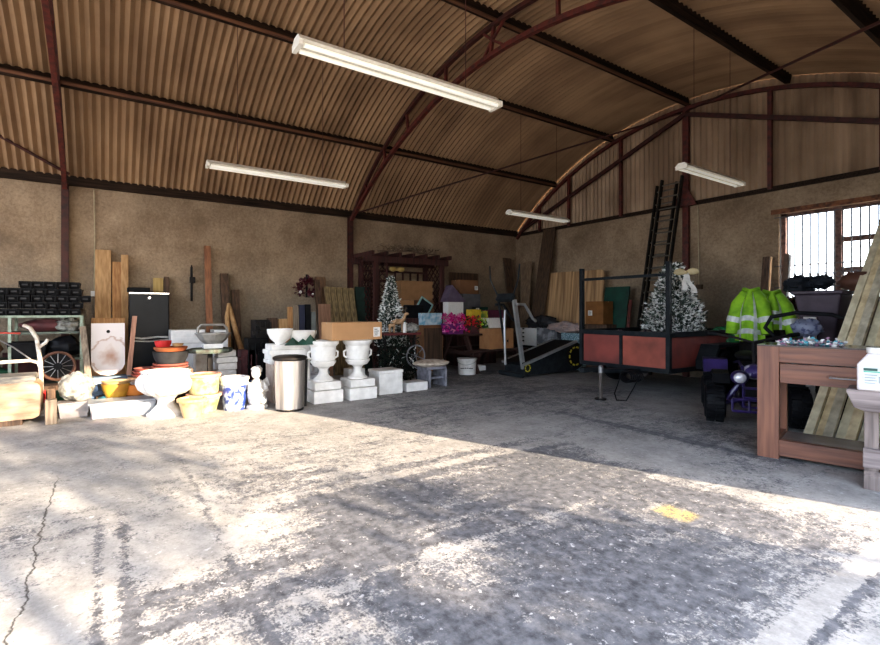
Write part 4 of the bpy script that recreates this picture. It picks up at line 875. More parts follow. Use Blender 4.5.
xb=-8.45; one('bench_shelf','dark wooden shelf unit behind the picnic table carrying the stacked boxes','shelf',MB().b2(-.35,.75,0,.4,0,.74),M_arb,(xb,xw(470,xb),0),W90,bevel=.004)
zb=.741
a=atx('dark green crate on the left of the shelf behind the picnic table',xb+.02,472,488,307,0,z=zb,d=.3,mt=M_greenm); zg=xz(480,307,xb+.02)+.002
b=atx('grey carton with a small white label under the brown carton',xb+.02,463,480.5,294,0,z=zb+.35,d=.3,mt=mat('grey carton',(.14,.14,.15),.8),label=(.16,.12,.09,.07))
atx('dark carton supporting the grey labelled carton',xb+.02,460,471.5,0,0,z=zb,d=.28,mt=M_black) if 0 else carton('black carton supporting the grey labelled carton',(xb+.02,xw(465,xb),zb),.24,.28,.345,M_black)
zc=xz(472,294,xb+.02)+.002
carton('brown carton with a white label on top of the grey carton',(xb+.02,xw(468.5,xb),zc),.52,.3,xz(468,280,xb)-zc,M_card2,W90,(.2,.13,.09,.09))
wallboard('dark_board','dark brown board against the wall behind the brown labelled carton',449,478,273,-9.15,M_dkwood,lean=.1,th=.02)
x=-8.1
atx('bright yellow carton behind the red flowers',-7.85,472,481,309.5,0,z=zt,d=.2,mt=mat('yellow carton',(.6,.42,.03),.7)); atx('yellow and green carton right of the bright yellow one',-7.85,481.5,488,311,0,z=zt,d=.2,mt=mat('yellow green carton',(.5,.45,.05),.7,c2=(.1,.2,.04),amt=(.45,.55)))
atx('dark magenta carton behind the white open carton',-7.95,489,503,310,0,z=zt,d=.25,mt=mat('dark magenta',(.13,.02,.06),.7))
atx('white open carton at the right end of the picnic table',-7.55,489,505,318,0,z=zt,d=.25,mt=M_paper)
carton('brown cardboard carton with dark print on the picnic table seat',(-7.25+.0,xw(503,-7.25)-.03,.437),.62,.32,.40,mat('orange brown card',(.42,.22,.1),.85,c2=(.36,.18,.08)),W90,None)
q=MB(); q.b2(.13,.17,-.004,-.001,.13,.17).b2(.13,.135,-.004,-.001,.1,.2).b2(.165,.17,-.004,-.001,.1,.2); 
q=q.build('print',M_ink,[o for o in COL.objects if o.get('label','').startswith('brown cardboard carton with dark print')][0])
# dollhouse
x=-8.15; y=xw(456,x); t=thing('dollhouse','white dollhouse with a tall purple grey gable roof on the picnic table','dollhouse',(x,y,zt),W90); zr=xz(456,302,x)-zt; za=xz(450,285,x)-zt
MB().b2(-.19,.19,0,.2,0,zr).build('house_walls',M_paper,t); MB().prism([(-.25,zr),(.26,zr),(-.1,za)],-.02,.22).build('roof',mat('purple grey roof',(.13,.1,.14),.7,c2=(.09,.06,.1)),t)
for wx in (-.1,.08): 
    for wz in (.06,.2): MB().b2(wx-.03,wx+.03,-.004,-.001,wz,wz+.07).build('window',M_black,t)
# drum
x,y=gp(467,374); t=thing('white_drum','round white tub with a printed front under the picnic table','tub',(x-.0,y,0)); MB().lathe([(0,0),(.16,0),(.175,.27),(.19,.28),(.19,.30),(0,.31)],n=28).build('tub_body',M_white,t,smooth=True); 
mb=MB(); 
for i in range(6):
    a=R(-75+i*14); mb.box((.172*math.cos(a),.172*math.sin(a),.13-.004*abs(i-2.5)),(.012,.03,.015),rot=(0,0,a))
mb.build('print',M_ink,t); MB().tube([(.19*math.cos(a),.19*math.sin(a),.26-.07*math.sin((a-R(-120))/R(150)*PI)) for a in [R(-120+150*i/12) for i in range(13)]],.005,5).build('wire_handle',M_galv,t)
x,y=gp(482,370.5); one('white_pack','small flat white pack on the floor beside the white tub','box',MB().b2(-.1,.1,-.0,.14,0,.1),M_paper,(x,y,0),W90,bevel=.005)
x,y=gp(455,372); one('small_tub','small white tub left of the round white drum','tub',MB().lathe([(0,0),(.08,0),(.095,.22),(0,.22)],n=20),M_white,(x-.4,y-.1,0),smooth=True)
# leaning boards in the corner
def gableboard(name,lab,u0,u1,vtop,y,mt,lean=.35,th=.03,tilt=0,cat='board',up=(0,1,0),zb=0):
    x0,x1=yw(u0,y),yw(u1,y); z=yz((u0+u1)/2,vtop,y)
    return one(name,lab,cat,MB().beam((-tilt,-lean,zb),(0,0,z),abs(x1-x0),th,up=up),mt,((x0+x1)/2,y,0),bevel=.003)
wallboard('corner_board','dark brown board leaning on the left wall near the corner',500,508,258,-9.15,M_dkwood,lean=.5,th=.03,tilt=.1)
wallboard('corner_board','grey brown board leaning into the corner right of the darkest board',510,513.5,260,-9.15,wood('corner brown',(.2,.13,.08),(.1,.07,.045),'z'),lean=.5,th=.03,tilt=.0)
gableboard('corner_board','pale brown narrow board leaning just right of the room corner',523,532,262,8.55,wood('corner pale',(.26,.18,.11),(.14,.09,.06),'z'),lean=.5,tilt=-.3)
gableboard('tall_board','very tall dark board leaning on the end wall beside the plywood sheet',544,556,229,8.6,wood('tall dark brown',(.11,.065,.035),(.05,.03,.02),'z'),lean=.6,tilt=-.0,th=.05)
# plywood
M_ply=wood('plywood face',(.58,.37,.19),(.24,.14,.07),'z',scale=2.2)
for k,(u0,u1,v,l) in enumerate(((546,573,272,'plywood sheet leaning on the end wall, left of the pair'),(574,606,270,'rounded corner plywood sheet leaning on the end wall, right of the pair'))):
    y=8.45; x0,x1=yw(u0,y),yw(u1,y); z=yz((u0+u1)/2,v,y); w=(x1-x0)/2
    pl=rrect(-w,w,0,z,.12,corners=(0,k,1-k,0)); q=MB().prism(pl,-.01,.01)
    o=one('plywood_sheet',l,'sheet',q,M_ply,((x0+x1)/2,y-.22-.02*k,0)); o.rotation_euler=(R(-6),0,0)
carton('dark orange cardboard box with a white label on a stack beside the trailer',(yw(596,8.0),7.95,.92),.42,.3,.45,mat('orange dark card',(.25,.11,.03),.7,c2=(.19,.08,.02)),0,(-.1,.22,.1,.1))
one('wooden_crate','dark wooden crate behind the trailer carrying the orange brown box','crate',MB().b2(-.3,.3,0,.35,0,.915),M_dkwood,(yw(596,8.0),7.93,0),bevel=.006)
gableboard('green_board','dark green square panel leaning between the cardboard box and the ladder',606,630,287,8.4,M_greenm,lean=.3,th=.04)
gableboard('red_stick','thin red brown stick leaning beside the dark green panel',629,632,300,8.3,M_steel,lean=.2,th=.02)
# treadmill
x0,yb=gp(515,377); t=thing('folding_treadmill','black and silver exercise treadmill with a yellow dotted flywheel and upright arms','exercise machine',(x0-.1,yb,0))
M_tb=mat('treadmill black',(.03,.036,.04),.4,c2=(.018,.02,.024)); M_sil=mat('silver paint',(.5,.5,.5),.3,.5,c2=(.38,.38,.39)); M_yel=mat('yellow trim',(.6,.5,.05),.5)
MB().tube([(.32,-.02,.05),(-.28,-.02,.05)],.045,12).build('front_foot',M_tb,t,smooth=True)
MB().prism([(.05,.04),(1.42,.03),(1.62,.12),(1.6,.52),(1.45,.58),(1.2,.5),(.1,.2)],-.26,.26,'x').build('body',M_tb,t,smooth=True)
MB().beam((.29,.05,.24),(.29,1.42,.60),.05,.045).build('side_rail',M_sil,t); MB().beam((-.29,.05,.24),(-.29,1.42,.60),.05,.045).build('side_rail',M_sil,t)
MB().beam((0,.05,.25),(0,1.42,.60),.48,.02).build('belt',M_black,t)
q=MB().lathe([(0,0),(.2,0),(.2,.03),(.12,.05),(0,.05)],n=32).build('flywheel',M_blackm,t); q.rotation_euler=(0,PI/2,0); q.location=(.27,1.36,.32)
mb=MB()
for k in range(10):
    a=2*PI*k/10; mb.box((.325,1.36+.17*math.cos(a),.32+.17*math.sin(a)),(.012,.06,.03),rot=(a+PI/2,0,0))
mb.build('flywheel_dashes',M_yel,t)
q=MB(); 
for k in range(8):
    a=2*PI*k/8; q.box((.3,.12+.06*math.cos(a),.17+.06*math.sin(a)),(.012,.035,.02),rot=(a+PI/2,0,0))
q.build('pivot_dashes',M_yel,t); 
for sx in (-.26,.26): MB().beam((sx*.8,.1,.15),(sx*.8,-.12,1.38),.05 if sx>0 else .03,.075 if sx>0 else .03).build('upright',M_sil if sx>0 else M_tb,t)
MB().tube([(.22,-.34,.25),(.20,-.34,.95),(.17,-.3,1.2)],.018,8).build('swing_arm',M_sil,t,smooth=True)
MB().box((0,-.14,1.42),(.4,.1,.14),rot=(R(-30),0,0)).build('console',M_tb,t,bevel=.02)
for sx in (-.28,.28): MB().tube([(sx,-.12,1.3),(sx,.06,1.3),(sx,.26,1.05),(sx,.34,1.0)],.026,10).build('handle',M_sil if sx>0 else M_tb,t,smooth=True)
MB().tube([(-.2,-.14,1.45),(-.34,-.2,1.75),(-.3,-.25,2.0)],.014,8).build('pole_arm',M_tb,t,smooth=True); MB().tube([(.2,-.14,1.45),(.18,.0,1.75),(.2,.02,2.02)],.014,8).build('pole_arm',M_tb,t,smooth=True)
# boxes behind treadmill
def aty(lab,y,u0,u1,v0,z,d,mt,label=None,rz=0):
    a,b=yw(u0,y),yw(u1,y); h=yz((u0+u1)/2,v0,y)-z; return carton(lab,((a+b)/2,y,z),b-a,d,h,mt,rz,label)
aty('black carton on the floor behind the treadmill upright',7.75,513,534,345,0,.3,M_black); zk=yz(523,345,7.75)+.002
bw=aty('white carton with four small black marks behind the treadmill',7.75,519,535,328,zk,.3,M_paper)
mb=MB(); 
for k in range(4): mb.b2(-.14,-.08,-.004,-.001,.08+k*.09,.11+k*.09)
mb.build('print',M_ink,bw)
aty('black carton on the floor under the grey tipped carton',7.8,535,556,345,0,.3,M_black)
aty('grey and white tipped carton right of the white carton behind the treadmill',7.8,536,557,328,yz(545,345,7.8)+.002,.3,mat('grey white card',(.3,.3,.31),.8,c2=(.12,.12,.13),scale=5,amt=(.45,.55)))
mb=MB()
for k in range(5): mb.blob((random.uniform(-.35,.35),random.uniform(.0,.2),.1+random.uniform(0,.1)),(.25,.16,.12),.25,3,k+40)
zz_=yz(530,328,7.78)+.002
one('black_sack','black plastic sacks slumped over the white cartons behind the treadmill','bag',mb,mat('shiny black film',(.02,.02,.022),.25,c2=(.05,.05,.055),scale=8),(yw(537,7.85),7.85,zz_-.02),smooth=True)
aty('teal patterned storage carton beside the trailer',7.75,561,580,333,0,.35,mat('teal pattern',(.06,.14,.17),.6,c2=(.35,.45,.48),scale=34,amt=(.4,.6)))
zp=yz(570,333,7.75)
one('fabric_bundle','pale pink fabric bundle lying on the teal patterned carton','cloth',MB().blob((0,.12,.11),(.42,.16,.11),.22,3,77,26,14),mat('pale pink fabric',(.5,.36,.31),.9,c2=(.3,.25,.25),scale=8),(yw(563,7.75),7.72,zp-.01),smooth=True)
one('grey_bundle','grey crinkled plastic bundle on the floor behind the treadmill belt','bag',MB().blob((0,.1,.26),(.18,.08,.27),.12,3,78,24,16),mat('crinkled grey plastic',(.2,.2,.21),.35,c2=(.1,.1,.1),scale=18),(yw(549,7.75),7.58,0),smooth=True)
one('dark_bundle','dark heap of brown cables and bags under the plywood','bag',MB().blob((0,0,.28),(.2,.12,.42),.25,3.5,79,30,18),mat('dark brown heap',(.04,.03,.025),.8,c2=(.11,.08,.06),scale=24,amt=(.45,.6)),(yw(581,8.05),8.05,0.0),smooth=True)
# ================================================================== TRAILER, QUAD, CONSOLE, BENCH
M_tr=mat('faded red trailer panel',(.26,.06,.045),.6,c2=(.14,.035,.03),scale=3,detail=9,amt=(.3,.7)); M_tr2=mat('orange red panel',(.34,.085,.055),.6,c2=(.17,.045,.03),scale=3,detail=9,amt=(.3,.6))
M_fr2=mat('black trailer steel',(.012,.015,.018),.55,c2=(.022,.025,.028),scale=9)
X1,X2,Y0,Y1=-5.1,-3.66,6.2,8.2; ZB,ZT=.38,.83
t=thing('red_trailer','black framed box trailer with faded red side panels and corner posts','trailer',(0,0,0))
MB().b2(X1,X2,Y0,Y1,ZB-.03,ZB).build('bed',M_fr2,t)
MB().b2(X1+.04,(X1+X2)/2-.03,Y0-.008,Y0+.01,ZB+.02,ZT).build('front_panel',M_tr,t); MB().b2((X1+X2)/2+.02,X2-.04,Y0-.008,Y0+.01,ZB+.02,ZT).build('front_panel',M_tr2,t)
MB().b2(X2-.01,X2+.008,Y0+.05,Y1-.03,ZB+.02,ZT).build('side_panel',M_tr,t); MB().b2(X1-.008,X1+.01,Y0+.05,Y1-.03,ZB+.02,ZT).build('side_panel',M_tr,t); MB().b2(X1+.04,X2-.04,Y1-.01,Y1+.008,ZB+.02,ZT).build('tailgate',M_tr,t)
mb=MB()
for z,h in ((ZT+.035,.07),(ZB,.06)):
    mb.b2(X1-.02,X2+.02,Y0-.03,Y0+.03,z-h/2,z+h/2); mb.b2(X1-.02,X2+.02,Y1-.03,Y1+.03,z-h/2,z+h/2)
    for x in (X1,X2): mb.b2(x-.03,x+.03,Y0,Y1,z-h/2,z+h/2)
mb.b2((X1+X2)/2-.03,(X1+X2)/2+.015,Y0-.02,Y0+.01,ZB,ZT); mb.build('frame',M_fr2,t)
for x in (X1,X2):
    MB().b2(x-.028,x+.028,Y0-.032,Y0+.028,ZB,1.85).build('corner_post',M_fr2,t)
    MB().b2(x-.03,x+.03,Y1-.03,Y1+.03,ZB,ZT+.1).build('corner_post',M_fr2,t)
MB().b2(X1,X2,Y0-.02,Y0+.02,1.655,1.695).build('cross_rail',M_fr2,t)
db=MB().beam((-4.75,Y0+.1,.34),(-4.3,5.5,.38),.06,.06).beam((-4.05,Y0+.1,.34),(-4.3,5.5,.38),.06,.06).box((-4.3,5.38,.40),(.07,.3,.06)); db.build('drawbar',M_fr2,t)
jw=MB().tube([(-4.19,5.47,.02),(-4.19,5.47,.36)],.024,10); jw.build('jockey_stand',mat('worn steel tube',(.12,.1,.09),.5,.4),t); MB().lathe([(0,0),(.075,0),(.075,.02),(0,.02)],c=(-4.19,5.47,0),n=20).build('stand_plate',M_blackm,t)
MB().lathe([(.034,.36),(.036,.44),(.02,.46)],c=(-4.19,5.47,0),n=14).build('stand_collar',M_galv,t)
mb=MB(); random.seed(2)
for k in range(7): mb.tube([(-3.98+.09*math.cos(a)*(1+.1*k%3),5.72+.03*k,.31+.075*math.sin(a)) for a in [i*PI/6 for i in range(12)]],.009,5,closed=True)
mb.tube([(-4.05,5.7,.3),(-4.03,5.55,.1),(-3.95,5.48,.03),(-3.82,5.5,.04),(-3.78,5.6,.2),(-3.8,5.75,.34)],.008,6)
mb.build('cable_coil',M_black,t,smooth=True)
yw_=7.3
for x,s in ((X2+.16,1),(X1-.16,-1)):
    q=MB().lathe([(.14,-.08),(.27,-.09),(.31,-.06),(.32,0),(.31,.06),(.27,.09),(.14,.08)],n=32).build('wheel',M_black,t,smooth=True); q.rotation_euler=(0,PI/2,0); q.location=(x,yw_,.32)
    h=MB().lathe([(0,-.03),(.15,-.03),(.16,.05),(.08,.06),(.06,.03),(0,.03)],n=24).build('wheel_hub',M_galv,q,smooth=True)
    p=[(yw_-.5,.38),(yw_-.5,.5),(yw_-.36,.72),(yw_+.36,.72),(yw_+.5,.5),(yw_+.5,.38),(yw_+.44,.38),(yw_+.44,.48),(yw_+.33,.68),(yw_-.33,.68),(yw_-.44,.48),(yw_-.44,.38)]
    MB().prism(p,x-.12,x+.13,'x').build('mudguard',M_fr2,t)
MB().tube([(X1-.2,yw_,.32),(X2+.2,yw_,.32)],.03,8).build('axle',M_fr2,t)
# load
one('trailer_load','crumpled dark cloth and papers lying in the front of the trailer','cloth',MB().blob((0,0,.2),(.6,.25,.28),.25,3,90,28,14),mat('dark load cloth',(.05,.03,.05),.9,c2=(.15,.13,.12),scale=12,amt=(.5,.62)),(-4.5,6.75,ZB+.0),smooth=True)
one('white_paper','white crumpled paper on the left corner of the trailer load','paper',MB().blob((0,0,.03),(.15,.08,.04),.3,5,91,18,10),M_paper,(-4.86,6.36,.87-.06),smooth=True)
one('green_sheet','crumpled green plastic sheet in the trailer right of the big christmas tree','sheet',MB().blob((0,0,.24),(.28,.28,.31),.2,3,92,26,16),mat('bright green film',(.02,.28,.1),.4,c2=(.01,.14,.05),scale=9),(yw(722,7.9)-.0,7.95,ZB),smooth=True)
xm2=xmas('tall heavily frosted christmas tree with a cream bow standing in the trailer',(-4.32,7.45,ZB),1.62,.41,.1,3200,9,.055)
bw=bow('cream_bow','large cream and white ribbon bow on the frosted tree in the trailer',(yw(686,6.9),6.9,yz(686,273,6.9)),.155,R(20),mat('cream ribbon',(.6,.5,.3),.5,c2=(.45,.36,.2),scale=8),mat('white ribbon',(.72,.7,.66),.5,c2=(.55,.53,.5)))
# ladder
t=thing('extension_ladder','dark double extension ladder leaning high on the end wall behind the trailer','ladder',(0,0,0)); M_rung=mat('dull rung metal',(.2,.18,.15),.5,.4); M_lad=mat('dark aluminium',(.04,.035,.03),.5,.3,c2=(.02,.018,.016))
yt_=8.52; top=Vector((yw(667,yt_),yt_,yz(667,184,yt_))); bot=Vector((yw(640,8.3),8.33,0))
for k,(off,a,b) in enumerate(((0,0,1.0),(.07,.1,1.02))):
    o=Vector((.0+.13*k,off*-1,0)); mb=MB()
    for s in (-.19,.19): mb.beam(bot.lerp(top,a)+o+Vector((s,0,0)),bot.lerp(top,b)+o+Vector((s,0,0)),.028,.07,up=(0,1,0))
    mb.build('side_rails',M_lad,t); mb=MB(); n=15
    for i in range(n):
        p=bot.lerp(top,a+(b-a)*(i+.5)/n)+o; MB().tube([p-Vector((.18,0,0)),p+Vector((.18,0,0))],.014,6).build('rung',M_rung,t)
# hi vis jackets on drum
xj,yj=yw(763,7.3),7.3; t=thing('oil_drum','dark steel drum hidden beneath the yellow safety jackets','drum',(xj,yj,0)); MB().lathe([(0,0),(.27,0),(.28,.02),(.27,.04),(.27,.38),(.285,.4),(.27,.42),(.27,.78),(.285,.8),(.27,.82),(.27,1.05),(.28,1.06),(.25,1.04),(0,1.04)],n=28).build('drum_body',M_blackm,t,smooth=True)
M_hv=mat('fluorescent yellow green fabric',(.27,.50,.025),.8,c2=(.10,.24,.012),scale=7,amt=(.3,.6),bump=.4); M_rf=mat('silver reflective tape',(.62,.63,.62),.35,c2=(.4,.42,.42),scale=14)
def jacket(lab,x,y,rz,w,z1,z0,seed):
    t=thing('safety_jacket',lab,'jacket',(x,y,0),rz)
    # draped sheet body with folds
    def surf(mb,x0,x1,za,zb,fy,n=24,m=20,ph=0,shr=.42):
        g=[]
        for j in range(m+1):
            f=j/m; z=za+(zb-za)*f; row=[]
            for i in range(n+1):
                u=i/n; kx=shr+(1-shr)*math.sin(min(1,f*1.8)*PI/2); xx=(x0+x1)/2+(x1-x0)*(u-.5)*kx
                yy=fy-.10*math.sin(u*PI)-.035*math.sin(u*17+ph+f*2)*f-.08*math.sin(min(1,f*2)*PI/2); row.append((xx,yy,z-.2*(abs(u-.5)*2)**2*(1-f)))
            g.append(row)
        vs=[p for r in g for p in r]+[(p[0],p[1]+.025,p[2]) for r in g for p in r]; k=(n+1)*(m+1); fs=[]
        for j in range(m):
            for i in range(n): q=j*(n+1)+i; fs.append((q,q+n+1,q+n+2,q+1)); fs.append((k+q,k+q+1,k+q+n+2,k+q+n+1))
        mb.add(vs,fs); return g
    mb=MB(); g=surf(mb,-w/2,w/2,z1,z0,-.05,ph=seed); mb.build('jacket_body',M_hv,t,smooth=True)
    mb=MB()
    for f0 in (.5,.78):
        j=int(f0*20)
        for i in range(24):
            a,b,c,d=[Vector(q)+Vector((0,-.006,0)) for q in (g[j][i],g[j][i+1],g[j+2][i+1],g[j+2][i])]; mb.add([a,d,c,b],[(0,1,2,3)])
    for i0 in (5,17):
        for j in range(0,20):
            a,b,c,d=[Vector(q)+Vector((0,-.007,0)) for q in (g[j][i0],g[j][i0+2],g[j+1][i0+2],g[j+1][i0])]; mb.add([a,d,c,b],[(0,1,2,3)])
    mb.build('reflective_tape',M_rf,t)
    for s in (-1,1):
        sl=MB().tube([(s*w*.18,-.08,z1-.05),(s*w*.42,-.12,z1-.2),(s*w*.55,-.15,z1-.42),(s*w*.6,-.18,z1-.58)],[.06,.08,.075,.065],12).build('sleeve',M_hv,t,smooth=True)
        MB().tube([(s*w*.52,-.14,z1-.36),(s*w*.56,-.15,z1-.43)],.082,12).build('sleeve_band',M_rf,sl)
    MB().tube([(-.09,-.06,z1-.0),(0,-.12,z1-.03),(.09,-.06,z1-.0)],.03,8).build('collar',M_hv,t,smooth=True)
jacket('yellow green safety jacket draped nearest over the drum, left of the window posts',yw(753,6.98),6.98,R(8),.34,1.47,.80,1)
jacket('second yellow green safety jacket draped behind and right of the first',yw(771,7.15),7.15,R(25),.36,1.44,.95,3)
# leaning posts near window
def slender(lab,u0,v0,u1,v1,y,w,mt): 
    a=(yw(u0,y),y,yz(u0,v0,y)); b=(yw(u1,y-.4),y-.4,0); return one('leaning_post',lab,'post',MB().beam(b,a,w,.05,up=(0,1,0)),mt,bevel=.003)
slender('dark brown post with a pale edge leaning left of the window',767,257,757,0,8.5,.1,M_dkwood); slender('thin pale edged strip beside the dark brown post left of the window',771,257,762,0,8.52,.02,M_pine)
slender('brown post leaning across the left edge of the window',787,254,776,0,8.5,.06,mat('brown post',(.16,.1,.07),.7)); slender('bright metal strip leaning beside the brown post at the window',791,255,780,0,8.52,.02,M_white)
# purple tub on crate with sack
xh,yh=-2.2,6.95; one('wooden_crate','tall dark crate under the purple tub by the window','crate',MB().b2(-.3,.3,-.2,.25,0,.82),M_dkwood,(xh,yh,0),bevel=.006)
M_pur=mat('dull purple plastic',(.07,.05,.07),.5,c2=(.045,.03,.045)); t=thing('purple_tub','dull purple flared tub in front of the window beside the leaning timbers','tub',(xh,yh,.822))
MB().box((0,0,.28),(.46,.4,.56),taper=.6).build('tub_body',M_pur,t,bevel=.02); MB().b2(-.25,.25,-.22,.22,.56,.60).build('rim',M_pur,t,bevel=.01)
one('black_sack','lumpy black sack lying over the left rim of the purple tub','bag',MB().blob((-.12,0,.0),(.16,.16,.11),.2,4,95,24,14).blob((.1,0,.03),(.12,.14,.08),.2,4,96,24,14),mat('blue black sack',(.03,.035,.045),.6,c2=(.015,.018,.022),scale=9),(xh-.12,yh,1.50),smooth=True)
one('brown_bundle','brown leather bundle on the purple tub below the window mullion','bag',MB().blob((0,0,.09),(.2,.15,.11),.15,3,97,20,12),mat('brown leather',(.13,.06,.04),.6),(xh+.32,yh+.1,1.43),smooth=True)
one('pink_plant','dusty pink dried flowers behind the safety jackets under the window','plant',(lambda m:[m.leaf((random.gauss(0,.09),random.gauss(0,.06),1.15+random.uniform(0,.2)),(random.gauss(0,1),random.gauss(0,1),random.uniform(0,1)),.08,.03) for i in range(200)] and m.tube([(0,0,0),(0,0,1.2)],.05,8))(MB()),mat('dusty pink dried petals',(.22,.08,.08),.8,c2=(.1,.06,.04),scale=20),(yw(791,7.6),7.6,0))
t=thing('old_workbench','old brown workbench with a pale board under the window','bench',(-2.75,7.75,0)); MB().b2(-.5,.9,-.05,.4,.93,1.0).build('bench_top',M_grwood,t)
for x in (-.45,.85):
    for y in (-.02,.36): MB().b2(x-.035,x+.035,y-.035,y+.035,0,.93).build('leg',M_grwood,t)
one('white_post','pale white board standing beside the purple tub','board',MB().b2(-.06,.06,-.02,.02,0,1.12),M_paper,(yw(810,6.75),6.75,0))
# quad bike
M_purp=mat('purple gloss',(.045,.028,.13),.3,c2=(.02,.015,.06),coat=.3); M_whp=mat('white flame decal',(.5,.48,.6),.4,c2=(.05,.035,.13),scale=10,amt=(.56,.6))
A=Vector((-2.68,5.46,0)); B=Vector((-2.06,5.80,0)); C=(A+B)/2; ang=math.atan2(B.y-A.y,B.x-A.x)
t=thing('quad_bike','small purple and black quad bike parked behind the wooden console table','quad bike',(C.x,C.y,0),ang)   # local -Y faces forward, X along the axle
def wheel(x,y,r,w):
    q=MB(); q.lathe([(r*.52,-w/2),(r*.8,-w*.55),(r*.95,-w*.42),(r,-w*.2),(r,w*.2),(r*.95,w*.42),(r*.8,w*.55),(r*.52,w/2)],n=36)
    for k in range(18):
        a=2*PI*k/18
        for s in (-1,1): q.box((r*1.0*math.cos(a+s*.08),r*1.0*math.sin(a+s*.08),s*w*.24),(.028,.03,w*.42),rot=(0,0,a+s*.08))
    o=q.build('wheel',M_black,t); o.rotation_euler=(0,PI/2,0); o.location=(x,y,r+.01)
    h=MB().lathe([(0,-w*.2),(r*.3,-w*.25),(r*.5,-w*.1),(r*.53,w*.35),(r*.45,w*.3),(r*.2,w*.1),(0,w*.12)],n=20).build('rim',M_galv,o,smooth=True)
Lx=.37
for sx in (-1,1):
    wheel(sx*Lx,0,.20,.18); wheel(sx*Lx,.85,.2,.2)
    MB().tube([(sx*.12,.0,.25),(sx*.3,0,.2)],.018,6).tube([(sx*.12,.12,.22),(sx*.3,0,.19)],.014,6).tube([(sx*.12,.0,.45),(sx*.26,0,.24)],.03,10).build('suspension_arm',M_purp,t)
    hl=MB().blob((sx*.15,-.12,.50),(.085,.09,.075),.02,2,1,18,12).build('headlight_pod',M_purp,t,smooth=True); MB().blob((sx*.15,-.185,.5),(.06,.04,.055),0,1,1,16,10).build('headlamp',mat('clear lamp lens',(.8,.8,.85),.1,.3,c2=(.6,.6,.65)),hl,smooth=True)
    MB().prism([(-.2,.44),(-.12,.53),(.12,.55),(.24,.46),(.22,.45),(.1,.53),(-.1,.51),(-.17,.43)],sx*.24,sx*.40,'x').build('front_mudguard',M_black,t); MB().prism([(.72,.45),(.8,.6),(1.1,.6),(1.2,.45),(1.16,.45),(1.07,.56),(.82,.56),(.76,.45)],sx*.2,sx*.46,'x').build('rear_mudguard',M_purp,t)
mb=MB()
for sx in (-.12,.12): mb.tube([(sx,-.15,.2),(sx,.9,.18)],.018,6).tube([(sx,-.15,.2),(sx,-.2,.4),(sx,-.05,.6),(sx,.4,.62),(sx,1.0,.55)],.016,6)
for z,y in ((.2,-.16),(.3,-.2),(.4,-.2),(.25,.95)): mb.tube([(-.12,y,z),(.12,y,z)],.014,6)
mb.tube([(-.22,-.2,.28),(.22,-.2,.28)],.014,6).tube([(-.22,-.2,.16),(.22,-.2,.16)],.014,6)
for x in (-.22,-.07,.07,.22): mb.tube([(x,-.2,.16),(x,-.2,.28)],.012,6)
mb.build('frame',M_purp,t,smooth=True); MB().box((0,.3,.32),(.22,.35,.26)).build('engine',M_blackm,t,bevel=.02); MB().blob((0,.02,.55),(.13,.16,.08),.05,2,4).build('nose_cover',M_whp,t,smooth=True)
MB().blob((0,.7,.66),(.14,.32,.06),.03,2,3,18,12).build('seat',M_black,t,smooth=True)
MB().tube([(0,.05,.6),(0,.15,.85)],.022,8).tube([(-.33,.24,.93),(-.18,.16,.9),(0,.15,.85),(.18,.16,.9),(.33,.24,.93)],.014,8).build('handlebar',M_blackm,t,smooth=True)
for sx in (-1,1): MB().tube([(sx*.33,.24,.93),(sx*.42,.29,.94)],.022,10).build('grip',M_black,t,smooth=True)
# dark bicycle like handlebar above: second machine
xs,ys=-2.05,6.35
t=thing('push_mower','dark lawn machine with a curved black handle and blue motor behind the console table','mower',(xs,ys,0),R(10))
MB().box((.1,.2,.5),(.28,.3,.45)).box((.08,.2,.78),(.22,.24,.15)).build('housing',M_blackm,t,bevel=.03); MB().tube([(-.03,.1,.7),(-.35,-.02,.85),(-.48,-.05,1.0),(-.42,-.05,1.12),(-.2,-.0,1.17),(.1,.1,1.15),(.22,.12,1.1)],.022,10).build('curved_handle',M_black,t,smooth=True)
MB().blob((-.12,.08,1.0),(.15,.11,.1),.2,4,8).build('motor',mat('dark blue motor',(.05,.06,.13),.4,c2=(.2,.22,.3),scale=22,amt=(.5,.62)),t,smooth=True); 
for x in (-.0,.2):
    q=MB().lathe([(0,-.04),(.13,-.04),(.14,0),(.13,.04),(0,.04)],n=24).build('wheel',M_black,t,smooth=True); q.rotation_euler=(0,PI/2,0); q.location=(x,.2,.14)
MB().b2(-.0,.2,.17,.23,.12,.3).build('chassis',M_blackm,t)
# timber bundle
M_tim=[wood('pale green timber',(.80,.74,.55),(.58,.52,.36),'y',scale=2.5),wood('yellow timber',(.85,.74,.50),(.6,.48,.29),'y',scale=2.5),wood('weathered timber',(.68,.63,.50),(.42,.38,.28),'y',scale=2.5)]
random.seed(4); n=14
ords=['leftmost','second from the left','third from the left','fourth from the left','fifth from the left','sixth from the left','seventh from the left','eighth from the left','ninth from the left','tenth from the left','eleventh from the left','twelfth from the left','thirteenth from the left','rightmost']
for i in range(n):
    x=-1.77+i*.075; dy=[0,.06,-.03,.04,0,.07,-.02,.05,0,.03,-.04,.02,.06,0][i]; w=.071
    mb=MB().beam((0,0,0.0),(-.1+i*.004,8.62-5.2-dy,3.02+.06*(i%3)),w,.045,up=(0,-1,1))
    one('timber_plank','long pale timber plank, %s in the leaning bundle'%ords[i],'plank',mb,M_tim[i%3],(x,5.2+dy,.02),group='leaning timber bundle',bevel=.003)
